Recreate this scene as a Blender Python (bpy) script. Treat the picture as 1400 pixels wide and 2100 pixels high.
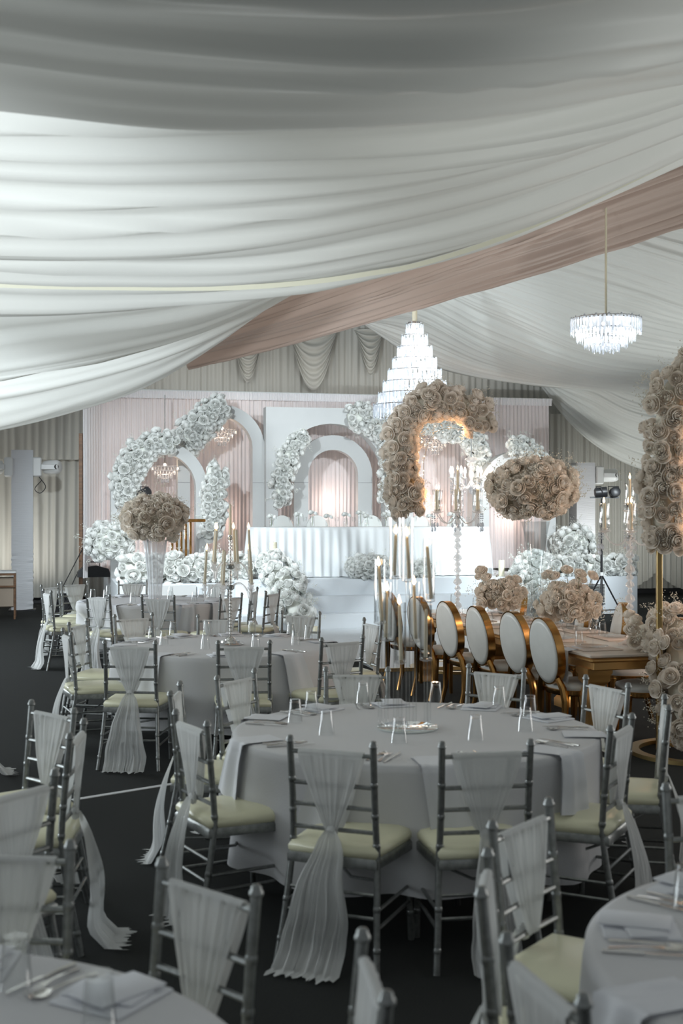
import bpy, bmesh, math, random
from math import sin, cos, pi, sqrt, atan2, radians, exp
from mathutils import Vector, Matrix, noise
# ------------------------------------------------------------------ clear
for o in list(bpy.data.objects): bpy.data.objects.remove(o, do_unlink=True)
scene = bpy.context.scene
C = scene.collection
F = 2600.0; CX = 700.0; HY = 1045.0; CH = 1.87          # focal length and horizon of the 1400x2100 frame, eye height
TH = radians(13.0); CT, ST = cos(TH), sin(TH)            # the marquee is turned 13 degrees to the camera
# ------------------------------------------------------------------ camera
cam = bpy.data.cameras.new('camera'); camo = bpy.data.objects.new('camera', cam); C.objects.link(camo)
camo.location = (0, 0, CH); camo.rotation_euler = (pi/2, 0, 0)
cam.sensor_fit = 'VERTICAL'; cam.sensor_height = 36; cam.sensor_width = 24
cam.lens = F/2100*36; cam.shift_y = -5/2100; cam.clip_start = .1; cam.clip_end = 200
cam.dof.use_dof = True; cam.dof.focus_distance = 14.5; cam.dof.aperture_fstop = 3.6
scene.camera = camo
# ------------------------------------------------------------------ world, lights, exposure
scene.view_settings.view_transform = 'Standard'; scene.view_settings.look = 'None'
scene.view_settings.gamma = 1; scene.view_settings.use_curve_mapping = False
scene.view_settings.exposure = 1.0
w = bpy.data.worlds.new('world'); scene.world = w; w.use_nodes = True
bg = w.node_tree.nodes['Background']; bg.inputs[0].default_value = (.90, .97, 1.0, 1); bg.inputs[1].default_value = .13
def tent(s, t, z=0.0): return Vector((s*CT - t*ST, s*ST + t*CT, z))
def area(name, loc, target, size, power, col, sy=None, spread=180):
    l = bpy.data.lights.new(name, 'AREA'); l.energy = power; l.color = col
    l.size = size
    if sy: l.shape = 'RECTANGLE'; l.size_y = sy
    l.spread = radians(spread)
    o = bpy.data.objects.new(name, l); C.objects.link(o); o.location = loc
    o.rotation_euler = (Vector(target)-Vector(loc)).to_track_quat('-Z', 'Y').to_euler(); return o
def point(name, loc, power, col, r=.05):
    l = bpy.data.lights.new(name, 'POINT'); l.energy = power; l.color = col; l.shadow_soft_size = r
    o = bpy.data.objects.new(name, l); C.objects.link(o); o.location = loc; return o
def spot(name, loc, target, power, col, ang, blend=.6, r=.08):
    l = bpy.data.lights.new(name, 'SPOT'); l.energy = power; l.color = col; l.spot_size = radians(ang); l.spot_blend = blend; l.shadow_soft_size = r
    o = bpy.data.objects.new(name, l); C.objects.link(o); o.location = loc
    o.rotation_euler = (Vector(target)-Vector(loc)).to_track_quat('-Z', 'Y').to_euler(); return o
COOL = (.86, .95, 1.0); WARM = (1.0, .62, .38); PEACH = (1.0, .74, .62)
# stage wash from the truss above the dance floor
spot('stage_wash_light', tent(.2, 14.5, 4.3), tent(2.5, 22.3, 1.3), 820, COOL, 50)
spot('stage_wash_light', tent(5.4, 14.5, 4.3), tent(5.0, 21.8, 1.3), 600, COOL, 58)
spot('stage_wash_light', tent(9.0, 16.0, 3.6), tent(7.9, 21.8, .9), 560, COOL, 50)
# unseen fill spots added near the floor to brighten the lining above the chairs
spot('lining_fill_spot', (-3.2, -1.0, .5), (-1.8, 7.2, 3.3), 1550, (.88, .95, 1.0), 30, .9, .2)
spot('lining_fill_spot', (2.6, -1.0, .5), (1.2, 7.0, 3.6), 330, (.98, 1, .98), 32, .9, .2)
spot('lining_fill_spot', (-5.2, 2.0, .5), (-2.2, 11.4, 2.65), 2300, (.84, .93, 1.0), 17, .7, .15)
for q, (x, y, pw) in enumerate(((-4.0, 5.0, 90), (3.6, 6.2, 60), (-4.8, 10.0, 80), (4.9, 11.5, 120), (-6.5, 16.5, 40), (6.5, 17.5, 260))):
    spot('lining_fill_spot', (x, y, .35), (x*.8, y, 4), pw, (.97, 1.0, .98), 110, .6, .2)
# daylight from the open left side, plus fills added at right and far left
area('side_daylight_fill', (-7.0, 7.5, 1.6), (-1, 7.5, 2.6), 7, 70, COOL, 1.4, 150)
area('side_daylight_fill', (8.5, 9.0, 1.6), (1.5, 8.0, 2.6), 7, 50, (1, .97, .93), 1.4, 150)
area('side_daylight_fill', (-8.5, 15.5, 2.4), (-2, 15.5, .4), 6, 170, COOL, 1.6, 150)
spot('hedge_fill_spot', tent(1.2, 16.6, 2.6), tent(2.5, 20.3, .9), 150, COOL, 62, .8, .1)  # pair of cool fill spots added to brighten the rose hedges
spot('hedge_fill_spot', tent(9.6, 17.2, 2.6), tent(8.6, 21.2, .9), 120, COOL, 60, .8, .1)
spot('blush_fill_spot', (6.0, 8.8, 2.7), (1.9, 11.6, 1.5), 150, (1.0, .72, .56), 60, .8, .15)  # warm fill pair added to lift the roses at the gold table
spot('blush_fill_spot', (-1.4, 12.6, 2.9), (1.6, 12.4, 1.7), 60, (1.0, .80, .66), 70, .8, .15)
# fill lights added to brighten the back wall and right tower
area('wall_fill_light', tent(-2.0, 25.0, .3), tent(-2.0, 26, 3.6), 4, 24, (1, .98, .92), .4, 140)
area('wall_fill_light', tent(5.0, 24.6, 4.6), tent(5.0, 26, 4.9), 8, 6, (1, .97, .92), .3, 150)
area('wall_fill_light', tent(10.5, 22.6, .3), tent(10.3, 25.6, 3.6), 4, 38, (.97, 1, .98), .4, 140)
spot('blush_uplight', (2.0, 11.8, 2.0), (2.2, 14.2, 4.6), 11, (1.0, .55, .38), 75, .9, .2)
# ------------------------------------------------------------------ coordinates from the photograph
def P(px, py, Y): return Vector(((px-CX)/F*Y, Y, CH-(py-HY)/F*Y))
def G(px, py, z=0.0):
    Y = (CH-z)*F/(py-HY); return Vector(((px-CX)/F*Y, Y, z))
def T(px, py, t):                                         # the point seen at (px,py) on the plane t of the marquee
    a = (px-CX)/F; return P(px, py, t/(CT-a*ST))
def toST(v): return (v.x*CT+v.y*ST, -v.x*ST+v.y*CT)
# ------------------------------------------------------------------ materials
MATS = {}
def mat(name, col, rough=.6, metal=0.0, spec=.5, bump=None, var=None, sheen=0, transl=0.0, alpha=1.0, emit=None, estr=0, coat=0):
    m = bpy.data.materials.new(name); m.use_nodes = True; nt = m.node_tree; N = nt.nodes; L = nt.links
    b = N['Principled BSDF']; out = N['Material Output']
    b.inputs['Base Color'].default_value = (*col, 1); b.inputs['Roughness'].default_value = rough; b.inputs['Metallic'].default_value = metal
    b.inputs['Specular IOR Level'].default_value = spec
    if coat: b.inputs['Coat Weight'].default_value = coat
    if sheen: b.inputs['Sheen Weight'].default_value = sheen
    if emit: b.inputs['Emission Color'].default_value = (*emit, 1); b.inputs['Emission Strength'].default_value = estr
    tc = N.new('ShaderNodeTexCoord')
    if var:                                               # (scale, amount, stretch)
        mp = N.new('ShaderNodeMapping'); mp.inputs['Scale'].default_value = var[2]
        n = N.new('ShaderNodeTexNoise'); n.inputs['Scale'].default_value = var[0]; n.inputs['Detail'].default_value = 4
        L.new(tc.outputs['Object'], mp.inputs[0]); L.new(mp.outputs[0], n.inputs['Vector'])
        r = N.new('ShaderNodeMapRange'); r.inputs[1].default_value = .3; r.inputs[2].default_value = .7; r.inputs[3].default_value = 1-var[1]; r.inputs[4].default_value = 1+var[1]
        L.new(n.outputs['Fac'], r.inputs[0])
        mx = N.new('ShaderNodeMix'); mx.data_type = 'RGBA'; mx.blend_type = 'MULTIPLY'; mx.inputs[0].default_value = 1
        mx.inputs[6].default_value = (*col, 1); L.new(r.outputs[0], mx.inputs[7]); L.new(mx.outputs[2], b.inputs['Base Color'])
    if bump:                                              # (scale, strength, stretch)
        mp = N.new('ShaderNodeMapping'); mp.inputs['Scale'].default_value = bump[2]
        n = N.new('ShaderNodeTexNoise'); n.inputs['Scale'].default_value = bump[0]; n.inputs['Detail'].default_value = 5
        L.new(tc.outputs['Object'], mp.inputs[0]); L.new(mp.outputs[0], n.inputs['Vector'])
        bp = N.new('ShaderNodeBump'); bp.inputs['Strength'].default_value = bump[1]; bp.inputs['Distance'].default_value = .01
        L.new(n.outputs['Fac'], bp.inputs['Height']); L.new(bp.outputs[0], b.inputs['Normal'])
    last = b.outputs[0]
    if transl:
        t = N.new('ShaderNodeBsdfTranslucent'); t.inputs[0].default_value = (*col, 1)
        ms = N.new('ShaderNodeMixShader'); ms.inputs[0].default_value = transl
        L.new(last, ms.inputs[1]); L.new(t.outputs[0], ms.inputs[2]); last = ms.outputs[0]
    if alpha < 1:
        t = N.new('ShaderNodeBsdfTransparent'); ms = N.new('ShaderNodeMixShader'); ms.inputs[0].default_value = alpha
        L.new(t.outputs[0], ms.inputs[1]); L.new(last, ms.inputs[2]); last = ms.outputs[0]
    L.new(last, out.inputs[0]); MATS[name] = m; return m
def glassmat(name, tint=(.93, .95, .95), edge=.35, rough=.03, base=.04, top=.30, gcol=.6):
    m = bpy.data.materials.new(name); m.use_nodes = True; nt = m.node_tree; N = nt.nodes; L = nt.links
    N.remove(N['Principled BSDF']); out = N['Material Output']
    t = N.new('ShaderNodeBsdfTransparent'); t.inputs[0].default_value = (*tint, 1)
    g = N.new('ShaderNodeBsdfGlossy'); g.inputs['Roughness'].default_value = rough; g.inputs[0].default_value = (gcol, gcol, gcol, 1)
    lw = N.new('ShaderNodeLayerWeight'); lw.inputs[0].default_value = edge
    mr = N.new('ShaderNodeMapRange'); mr.inputs[3].default_value = base*.6; mr.inputs[4].default_value = top
    L.new(lw.outputs['Facing'], mr.inputs[0])
    ms = N.new('ShaderNodeMixShader'); L.new(mr.outputs[0], ms.inputs[0]); L.new(t.outputs[0], ms.inputs[1]); L.new(g.outputs[0], ms.inputs[2])
    L.new(ms.outputs[0], out.inputs[0]); MATS[name] = m; return m
def crystalmat(name, tint, fac_t, trl=.5):
    m = bpy.data.materials.new(name); m.use_nodes = True; nt = m.node_tree; N = nt.nodes; L = nt.links
    N.remove(N['Principled BSDF']); out = N['Material Output']
    t = N.new('ShaderNodeBsdfTransparent'); t.inputs[0].default_value = (*tint, 1)
    g = N.new('ShaderNodeBsdfGlossy'); g.inputs['Roughness'].default_value = .08; g.inputs[0].default_value = (1, 1, 1, 1)
    tr = N.new('ShaderNodeBsdfTranslucent'); tr.inputs[0].default_value = (1, 1, 1, 1)
    m1 = N.new('ShaderNodeMixShader'); m1.inputs[0].default_value = trl; L.new(g.outputs[0], m1.inputs[1]); L.new(tr.outputs[0], m1.inputs[2])
    m2 = N.new('ShaderNodeMixShader'); m2.inputs[0].default_value = fac_t; L.new(m1.outputs[0], m2.inputs[1]); L.new(t.outputs[0], m2.inputs[2])
    L.new(m2.outputs[0], out.inputs[0]); MATS[name] = m; return m
M_carpet = mat('charcoal_carpet', (.034, .036, .035), .95, spec=.15, bump=(420, .8, (1, 1, 1)), var=(260, .5, (1, 1, 1)))
M_lining = mat('ivory_lining', (.80, .81, .77), .45, spec=.35, transl=.22, bump=(160, .08, (1, 1, 1)))
M_pinkl = mat('blush_lining', (.56, .44, .375), .5, spec=.3, transl=.22)
M_walld = mat('cream_wall_drape', (.52, .51, .465), .6, spec=.3, transl=.1)
M_hem = mat('yellowed_hem_tape', (.66, .65, .52), .5)
M_curtain = mat('white_backdrop_curtain', (.82, .80, .81), .6, transl=.15)
M_blush = mat('blush_curtain', (.82, .75, .74), .6, transl=.15)
M_white = mat('matt_white_panel', (.53, .54, .535), .55, var=(3, .02, (1, 1, 1)))
M_stage = mat('white_stage_cover', (.66, .70, .73), .5, var=(2, .03, (1, 1, 1)))
M_seam = mat('dark_panel_seam', (.25, .25, .26), .8)
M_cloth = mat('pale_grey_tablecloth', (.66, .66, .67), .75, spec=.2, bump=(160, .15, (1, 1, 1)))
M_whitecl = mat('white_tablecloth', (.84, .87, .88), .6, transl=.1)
M_napkin = mat('white_napkin', (.74, .75, .78), .75, spec=.2, bump=(200, .12, (1, 1, 1)))
M_sash = mat('white_chiffon', (.84, .85, .84), .7, spec=.2, transl=.3, alpha=.9, bump=(60, .25, (6, 6, .6)))
M_silver = mat('silver_paint', (.25, .26, .255), .34, metal=.75, var=(40, .2, (1, 1, 1)))
M_cush = mat('ivory_vinyl', (.82, .80, .58), .28, spec=.55)
M_chrome = mat('polished_steel', (.70, .69, .67), .14, metal=1)
M_gold = mat('brushed_gold', (.50, .27, .09), .2, metal=1, var=(12, .2, (1, 1, 1)))
M_brass = mat('matt_brass', (.42, .30, .13), .35, metal=.9)
M_uph = mat('cream_leather', (.56, .56, .53), .4, var=(8, .05, (1, 1, 1)))
M_rose = mat('cream_petal', (.90, .83, .74), .7, spec=.2, transl=.3, sheen=.2)
M_rosew = mat('white_petal', (.93, .94, .92), .7, spec=.2, transl=.3)
M_leaf = mat('sage_leaf', (.16, .19, .10), .6)
M_breath = mat('babys_breath', (.66, .62, .52), .8)
M_breathw = mat('white_babys_breath', (.80, .82, .76), .8)
M_candle = mat('cream_wax', (.76, .68, .52), .5, transl=.12)
M_candlew = mat('ivory_wax', (.90, .86, .68), .5, transl=.2)
M_flame = mat('candle_flame', (1, .6, .25), .5, emit=(1, .62, .28), estr=9)
M_bulb = mat('lit_bulb', (1, .9, .8), .5, emit=(1, .80, .62), estr=10)
M_cbulb = mat('cool_lit_bulb', (1, 1, 1), .5, emit=(.93, .97, 1), estr=5)
M_black = mat('black_plastic', (.02, .02, .022), .4)
M_plastic = mat('white_plastic', (.72, .73, .72), .35)
M_wrap = mat('grey_white_stretch_cover', (.66, .67, .69), .7, bump=(7, .6, (.6, .6, 9)))
M_wood = mat('stained_wood', (.16, .085, .045), .45, var=(6, .3, (1, 1, 8)))
M_blue = mat('blue_lens', (.08, .16, .40), .2, spec=.8)
M_mirror = mat('mirror', (.9, .95, .93), .02, metal=1)
M_glass = glassmat('clear_glass', (.985, .99, .99), .28, .03, .015, .5, .75)
M_tube = glassmat('clear_tube_glass', (.97, .975, .975), .33, .04, .03, .7, .8)
M_crys = crystalmat('cut_crystal', (.75, .80, .86), .45)
M_stem = crystalmat('crystal_stem', (.93, .92, .91), .55, .7)
M_tape = mat('white_floor_tape', (.62, .63, .64), .6)
# ------------------------------------------------------------------ mesh builder
class MB:
    def __init__(s): s.v = []; s.f = []
    def add(s, vs, fs):
        n = len(s.v); s.v += [tuple(v) for v in vs]; s.f += [tuple(i+n for i in f) for f in fs]; return s
    def box(s, c, d, rot=0, bev=0):
        x, y, z = d[0]/2, d[1]/2, d[2]/2; c = Vector(c); R = Matrix.Rotation(rot, 3, 'Z')
        if bev <= 0:
            vs = [c+R@Vector((sx*x, sy*y, sz*z)) for sz in (-1, 1) for sx, sy in ((-1, -1), (1, -1), (1, 1), (-1, 1))]
            return s.add(vs, [(3, 2, 1, 0), (4, 5, 6, 7), (0, 1, 5, 4), (1, 2, 6, 5), (2, 3, 7, 6), (3, 0, 4, 7)])
        b = min(bev, x*.9, y*.9, z*.9); vs = []
        for zz, ins in ((-z, b), (-z+b, 0), (z-b, 0), (z, b)):
            xx, yy = x-ins, y-ins
            for px, py in ((-xx, -yy+b), (-xx+b, -yy), (xx-b, -yy), (xx, -yy+b), (xx, yy-b), (xx-b, yy), (-xx+b, yy), (-xx, yy-b)): vs.append(c+R@Vector((px, py, zz)))
        fs = [tuple(range(7, -1, -1)), tuple(range(24, 32))]
        for k in range(3):
            for i in range(8): j = (i+1) % 8; fs.append((k*8+i, k*8+j, k*8+8+j, k*8+8+i))
        return s.add(vs, fs)
    def lathe(s, prof, c=(0, 0, 0), n=16, sx=1, sy=1, caps=True, ax=None, ph=0):
        c = Vector(c); vs = []; Q = Vector((0, 0, 1)).rotation_difference(Vector(ax)).to_matrix() if ax is not None else Matrix.Identity(3)
        for r, z in prof:
            for i in range(n): a = 2*pi*i/n+ph; vs.append(c+Q@Vector((r*cos(a)*sx, r*sin(a)*sy, z)))
        fs = []
        for k in range(len(prof)-1):
            for i in range(n): j = (i+1) % n; fs.append((k*n+i, k*n+j, k*n+n+j, k*n+n+i))
        if caps:
            if prof[0][0] > 1e-4: fs.append(tuple(range(n-1, -1, -1)))
            if prof[-1][0] > 1e-4: m = (len(prof)-1)*n; fs.append(tuple(range(m, m+n)))
        return s.add(vs, fs)
    def tube(s, pts, r, n=8, caps=True):
        pts = [Vector(p) for p in pts]; K = len(pts); rs = r if isinstance(r, (list, tuple)) else [r]*K
        vs = []; u = None
        for k, p in enumerate(pts):
            d = (pts[min(k+1, K-1)]-pts[max(k-1, 0)]).normalized()
            if u is None: u = d.orthogonal().normalized()
            u = (u-d*u.dot(d)); u = u.normalized() if u.length > 1e-5 else d.orthogonal().normalized(); w_ = d.cross(u)
            for i in range(n): a = 2*pi*i/n; vs.append(p+(u*cos(a)+w_*sin(a))*rs[k])
        fs = [(k*n+i, k*n+(i+1) % n, k*n+n+(i+1) % n, k*n+n+i) for k in range(K-1) for i in range(n)]
        if caps: fs += [tuple(range(n-1, -1, -1)), tuple(range((K-1)*n, K*n))]
        return s.add(vs, fs)
    def grid(s, rows, flip=False, closed=False):
        nu = len(rows[0]); vs = [p for r in rows for p in r]; fs = []
        for k in range(len(rows)-1):
            for i in range(nu if closed else nu-1):
                j = (i+1) % nu; q = (k*nu+i, k*nu+j, k*nu+nu+j, k*nu+nu+i); fs.append(q[::-1] if flip else q)
        return s.add(vs, fs)
    def sphere(s, c, r, n=10, m=6, sz=1.0):
        return s.lathe([(max(r*sin(pi*k/m), 1e-5), -r*sz*cos(pi*k/m)) for k in range(m+1)], c, n, caps=False)
    def mesh(s, name, m, smooth=True, ang=True, recalc=True):
        me = bpy.data.meshes.new(name); me.from_pydata(s.v, [], s.f); me.materials.append(m)
        if recalc:
            bm = bmesh.new(); bm.from_mesh(me); bmesh.ops.recalc_face_normals(bm, faces=bm.faces); bm.to_mesh(me); bm.free()
        me.polygons.foreach_set('use_smooth', [smooth]*len(me.polygons)); me.update()
        if smooth and ang: me.set_sharp_from_angle(angle=radians(42))
        return me
    def build(s, name, m, parent=None, smooth=True, ang=True, loc=None):
        o = bpy.data.objects.new(name, s.mesh(name, m, smooth, ang)); C.objects.link(o)
        if parent: o.parent = parent
        if loc is not None: o.location = loc
        return o
def tag(o, label=None, cat=None, group=None, kind=None):
    if label: o['label'] = label
    if cat: o['category'] = cat
    if group: o['group'] = group
    if kind: o['kind'] = kind
    return o
def empty(name, loc, rz=0, label=None, cat=None, group=None):
    o = bpy.data.objects.new(name, None); C.objects.link(o); o.location = loc; o.rotation_euler = (0, 0, rz); o.empty_display_size = .1
    return tag(o, label, cat, group)
def inst(name, me, parent=None, loc=(0, 0, 0), rz=0, M=None):
    o = bpy.data.objects.new(name, me); C.objects.link(o)
    if parent: o.parent = parent
    if M is not None: o.matrix_basis = M
    else: o.location = loc; o.rotation_euler = (0, 0, rz)
    return o
def structure(o): o['kind'] = 'structure'; return o
def dup(o, parent=None):
    c = o.copy(); C.objects.link(c)
    if parent: c.parent = parent
    for ch in o.children: dup(ch, c)
    return c
def cr(p0, p1, p2, p3, t):
    return p1*1.0 + (p2-p0)*(.5*t) + (p0*2-p1*5+p2*4-p3)*(.5*t*t) + (p1*3-p0-p2*3+p3)*(.5*t*t*t)
def spline(pts, n):
    K = len(pts); out = []
    L = [0]
    for k in range(K-1): L.append(L[-1]+(pts[k+1]-pts[k]).length)
    for i in range(n):
        q = L[-1]*i/(n-1); k = 0
        while k < K-2 and L[k+1] < q: k += 1
        f = (q-L[k])/max(L[k+1]-L[k], 1e-9)
        p0 = pts[k-1] if k > 0 else pts[0]*2-pts[1]
        p3 = pts[k+2] if k+2 < K else pts[-1]*2-pts[-2]
        out.append(cr(p0, pts[k], pts[k+1], p3, f))
    return out
def nz(x, y=0.0, z=0.0): return noise.noise(Vector((x, y, z)))
# ------------------------------------------------------------------ SETTING: floor, walls, lining
flo = MB().box((0, 14, -.05), (34, 40, .1)).build('floor', M_carpet, smooth=False); structure(flo)
def lining(name, rails, m, folds, amp, seed, nu=150, nv=None, lip=(.9, .6), ext=(1, 1)):
    rs = []
    for t, pts in rails:
        q = [T(px, py, t) for px, py in pts]              # carry the cloth on beyond the edge of the photograph
        if ext[1]: q.append(q[-1]+(q[-1]-q[-2]).normalized()*1.6)
        if ext[0]: q.insert(0, q[0]+(q[0]-q[1]).normalized()*1.2)
        rs.append(spline(q, nu))
    last = rs[-1]; off = tent(0, lip[0]) ; rs.append([p+Vector((off.x, off.y, lip[1])) for p in last])
    off2 = tent(0, lip[0]*2.2); rs.append([p+Vector((off2.x, off2.y, lip[1]*2.3)) for p in last])
    K = len(rs); nv = nv or folds*14; rows = []
    cols = []
    for i in range(nu): cols.append(spline([rs[k][i] for k in range(K)], nv))
    rnd = random.Random(seed)
    # irregular fold positions along v
    grid = [[cols[i][j].copy() for i in range(nu)] for j in range(nv)]
    H = []
    for j in range(nv):
        row = []
        for i in range(nu):
            v = j/(nv-1); u = i/(nu-1)
            q = v*folds+seed*3.1 + .35*nz(u*2.2+seed, v*6)
            a = nz(q*.8, u*.5+seed)*1.1 + max(0, 1-abs(nz(q*1.5+7, u*.5))*4.5)*.9 + .3*nz(q*4.3, u*.6, 5)
            row.append(a*amp*(.65+.5*nz(u*3+seed, v*4, 3)))
        H.append(row)
    out = []
    for j in range(nv):
        row = []
        for i in range(nu):
            a = grid[min(j+1, nv-1)][i]-grid[max(j-1, 0)][i]; b = grid[j][min(i+1, nu-1)]-grid[j][max(i-1, 0)]
            n = a.cross(b); n = n.normalized() if n.length > 1e-7 else Vector((0, 0, 1))
            row.append(grid[j][i]+n*H[j][i])
        out.append(row)
    o = MB().grid(out).build(name, m, ang=False); structure(o); return grid, out, o
lining('ceiling_front_swag', [
    (2.7, [(-160, -400), (500, -330), (1100, -370), (1560, -450)]),
    (3.2, [(-160, -120), (300, -70), (800, -60), (1200, -90), (1560, -150)]),
    (3.7, [(-160, 15), (300, 75), (800, 105), (1200, 90), (1560, 30)]),
    (4.2, [(-160, 120), (300, 168), (800, 180), (1200, 145), (1560, 80)]),
    (4.6, [(-160, 205), (100, 222), (400, 243), (800, 240), (1100, 216), (1400, 168), (1560, 135)])], M_lining, 7, .085, 3, lip=(.5, .5), nv=110)
A = lining('ceiling_near_swag', [
    (5.1, [(-160, 130), (300, 165), (800, 165), (1200, 130), (1560, 70)]),
    (5.5, [(-160, 245), (300, 275), (800, 270), (1200, 215), (1560, 120)]),
    (6.0, [(-160, 350), (300, 372), (800, 350), (1200, 270), (1560, 150)]),
    (6.6, [(-160, 470), (300, 480), (700, 445), (1100, 350), (1560, 175)]),
    (7.3, [(-160, 545), (200, 562), (500, 560), (750, 520), (1050, 440), (1400, 292), (1560, 210)]),
    (7.9, [(-160, 640), (150, 634), (400, 606), (650, 566), (900, 498), (1150, 410), (1400, 315), (1560, 240)])], M_lining, 12, .12, 5)
tgt = T(500, 560, 7.3); best = min(range(len(A[0])), key=lambda j: min((p-tgt).length for p in A[0][j][30:80]))
hemp = [A[1][best][i]-Vector((0, .02, .015)) for i in range(0, 150, 2)]
lining('ceiling_left_front_swag', [
    (8.7, [(-200, 560), (150, 560), (450, 540), (760, 480)]),
    (9.1, [(-200, 660), (100, 640), (400, 600), (760, 505)]),
    (9.8, [(-200, 800), (0, 772), (200, 735), (400, 682), (560, 610), (620, 576), (760, 505)])], M_lining, 6, .07, 15, lip=(.35, .5), nv=90, ext=(1, 0))
B = lining('ceiling_left_swag', [
    (10.2, [(-200, 700), (100, 675), (400, 625), (600, 560), (760, 490)]),
    (10.9, [(-200, 830), (50, 800), (300, 730), (500, 642), (760, 500)]),
    (11.6, [(-200, 915), (0, 882), (150, 846), (300, 795), (450, 705), (560, 622), (640, 566), (760, 500)])], M_lining, 9, .10, 8, lip=(.5, .8), ext=(1, 0))
Cc = lining('ceiling_blush_swag', [
    (12.4, [(330, 640), (640, 540), (1000, 400), (1560, 170)]),
    (13.4, [(350, 690), (640, 600), (1000, 460), (1560, 270)]),
    (14.6, [(370, 718), (640, 655), (1000, 530), (1560, 350)]),
    (15.6, [(385, 738), (560, 702), (850, 622), (1100, 545), (1400, 460), (1560, 412)])], M_pinkl, 20, .15, 12, nu=180, ext=(0, 1))
D = lining('ceiling_right_swag', [
    (16.2, [(760, 540), (1000, 420), (1200, 400), (1600, 480)]),
    (17.4, [(755, 580), (930, 500), (1200, 540), (1600, 690)]),
    (19.2, [(750, 610), (880, 570), (1030, 625), (1250, 715), (1600, 760)]),
    (21.5, [(745, 640), (860, 640), (1000, 715), (1150, 765), (1330, 790), (1600, 800)]),
    (23.6, [(738, 655), (830, 716), (900, 748), (1010, 772), (1190, 790), (1330, 801), (1600, 806)])], M_lining, 30, .075, 21, nu=180, lip=(.4, .5), ext=(0, 1))
E = lining('ceiling_eave_swag', [
    (22.6, [(1118, 760), (1250, 770), (1400, 790), (1600, 800)]),
    (23.4, [(1116, 772), (1220, 800), (1340, 850), (1600, 880)]),
    (24.2, [(1114, 780), (1180, 830), (1270, 890), (1400, 930), (1600, 940)]),
    (24.8, [(1110, 786), (1150, 842), (1200, 894), (1260, 936), (1326, 962), (1440, 988), (1600, 1000)])], M_lining, 18, .07, 33, lip=(.15, .3), ext=(0, 1))
# hem tape along the near swag
MB().grid([[p+Vector((0, 0, .008)) for p in hemp], [p-Vector((0, -.01, .02)) for p in hemp]]).build('trim_1', M_hem); structure(bpy.data.objects['trim_1'])
def pleats(name, s0, s1, t, z0, z1, m, per=.12, amp=.035, seed=0, nz_=14, parent=None, scallop=0, n=None):
    rows = []; n = n or int((s1-s0)/per*9)
    for k in range(nz_+1):
        row = []; fz = k/nz_; 
        for i in range(n+1):
            s = s0+(s1-s0)*i/n; q = s/per
            ph = q*2*pi+2.2*nz(q*.37+seed, fz*.6)
            a = sin(ph)*.6+.4*sin(ph*.37+seed)+.5*nz(q*1.7+seed, fz*1.3)
            zb = z0
            if scallop: zb = z0-scallop*abs(sin(pi*s/1.6))
            row.append(tent(s, t+amp*a, zb+(z1-zb)*fz))
        rows.append(row)
    return MB().grid(rows).build(name, m, parent, ang=False)
# back wall: lower drapes and an upper valance that overlaps them
wl = pleats('wall_back', -3.5, 17.5, 25.9, .12, 3.25, M_walld, .17, .05, 3, 16); structure(wl)
wv = pleats('wall_back_valance', -3.5, 17.5, 25.7, 2.86, 6.6, M_walld, .15, .035, 9, 16); structure(wv)
bb = MB().box(tent(7, 26.1, .12), (21, .06, .24), TH).build('baseboard_back', M_black, smooth=False); structure(bb)
# swag with nested U folds on the gable
def jabot(cx, ztop, wd, drop, t, seed):
    rows = []
    for k in range(41):
        f = k/40; row = []
        for i in range(33):
            u = i/32*2-1
            z = ztop-drop*(f*(1-u*u*.95)) - .02*abs(u)
            ww = wd*(1-.25*f)
            amp = .05*sin(f*2*pi*7+seed)*(1-u*u)**.5 if abs(u) < 1 else 0
            row.append(tent(cx+u*ww/2, t-.05-.07*(1-u*u)+amp, z))
        rows.append(row)
    return rows
sx, _ = toST(T(640, 700, 25.5))
mb = MB(); mb.grid(jabot(sx, 5.75, 1.35, 1.45, 25.5, 0)); mb.grid(jabot(sx-1.35, 5.3, .7, .85, 25.5, 2)); mb.grid(jabot(sx+1.2, 5.6, .7, .95, 25.5, 4))
structure(mb.build('wall_back_swag', M_walld, ang=False))
# white scalloped drape at the right of the wall
scal = pleats('wall_right_drape', 8.9, 16, 25.2, .5, 3.9, M_walld, .13, .05, 5, 16, scallop=.38); structure(scal)
# white dance floor in front of the steps and its brass edge
c0 = tent(5.35, 16.65, .012)
wf = MB().box(c0, (3.3, 4.98, .024), TH).build('floor_white_panel', M_stage, smooth=False); structure(wf)
tr = MB().box(tent(5.35, 14.13, .02), (3.34, .05, .04), TH).build('trim_2', M_brass, smooth=False); structure(tr)
a, b = G(148, 1641), G(372, 1605)
dv = (b-a); tp = MB().box((a+b)/2+Vector((0, 0, .002)), (dv.length, .045, .004), atan2(dv.y, dv.x)).build('floor_tape', M_tape, smooth=False); structure(tp)
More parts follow.
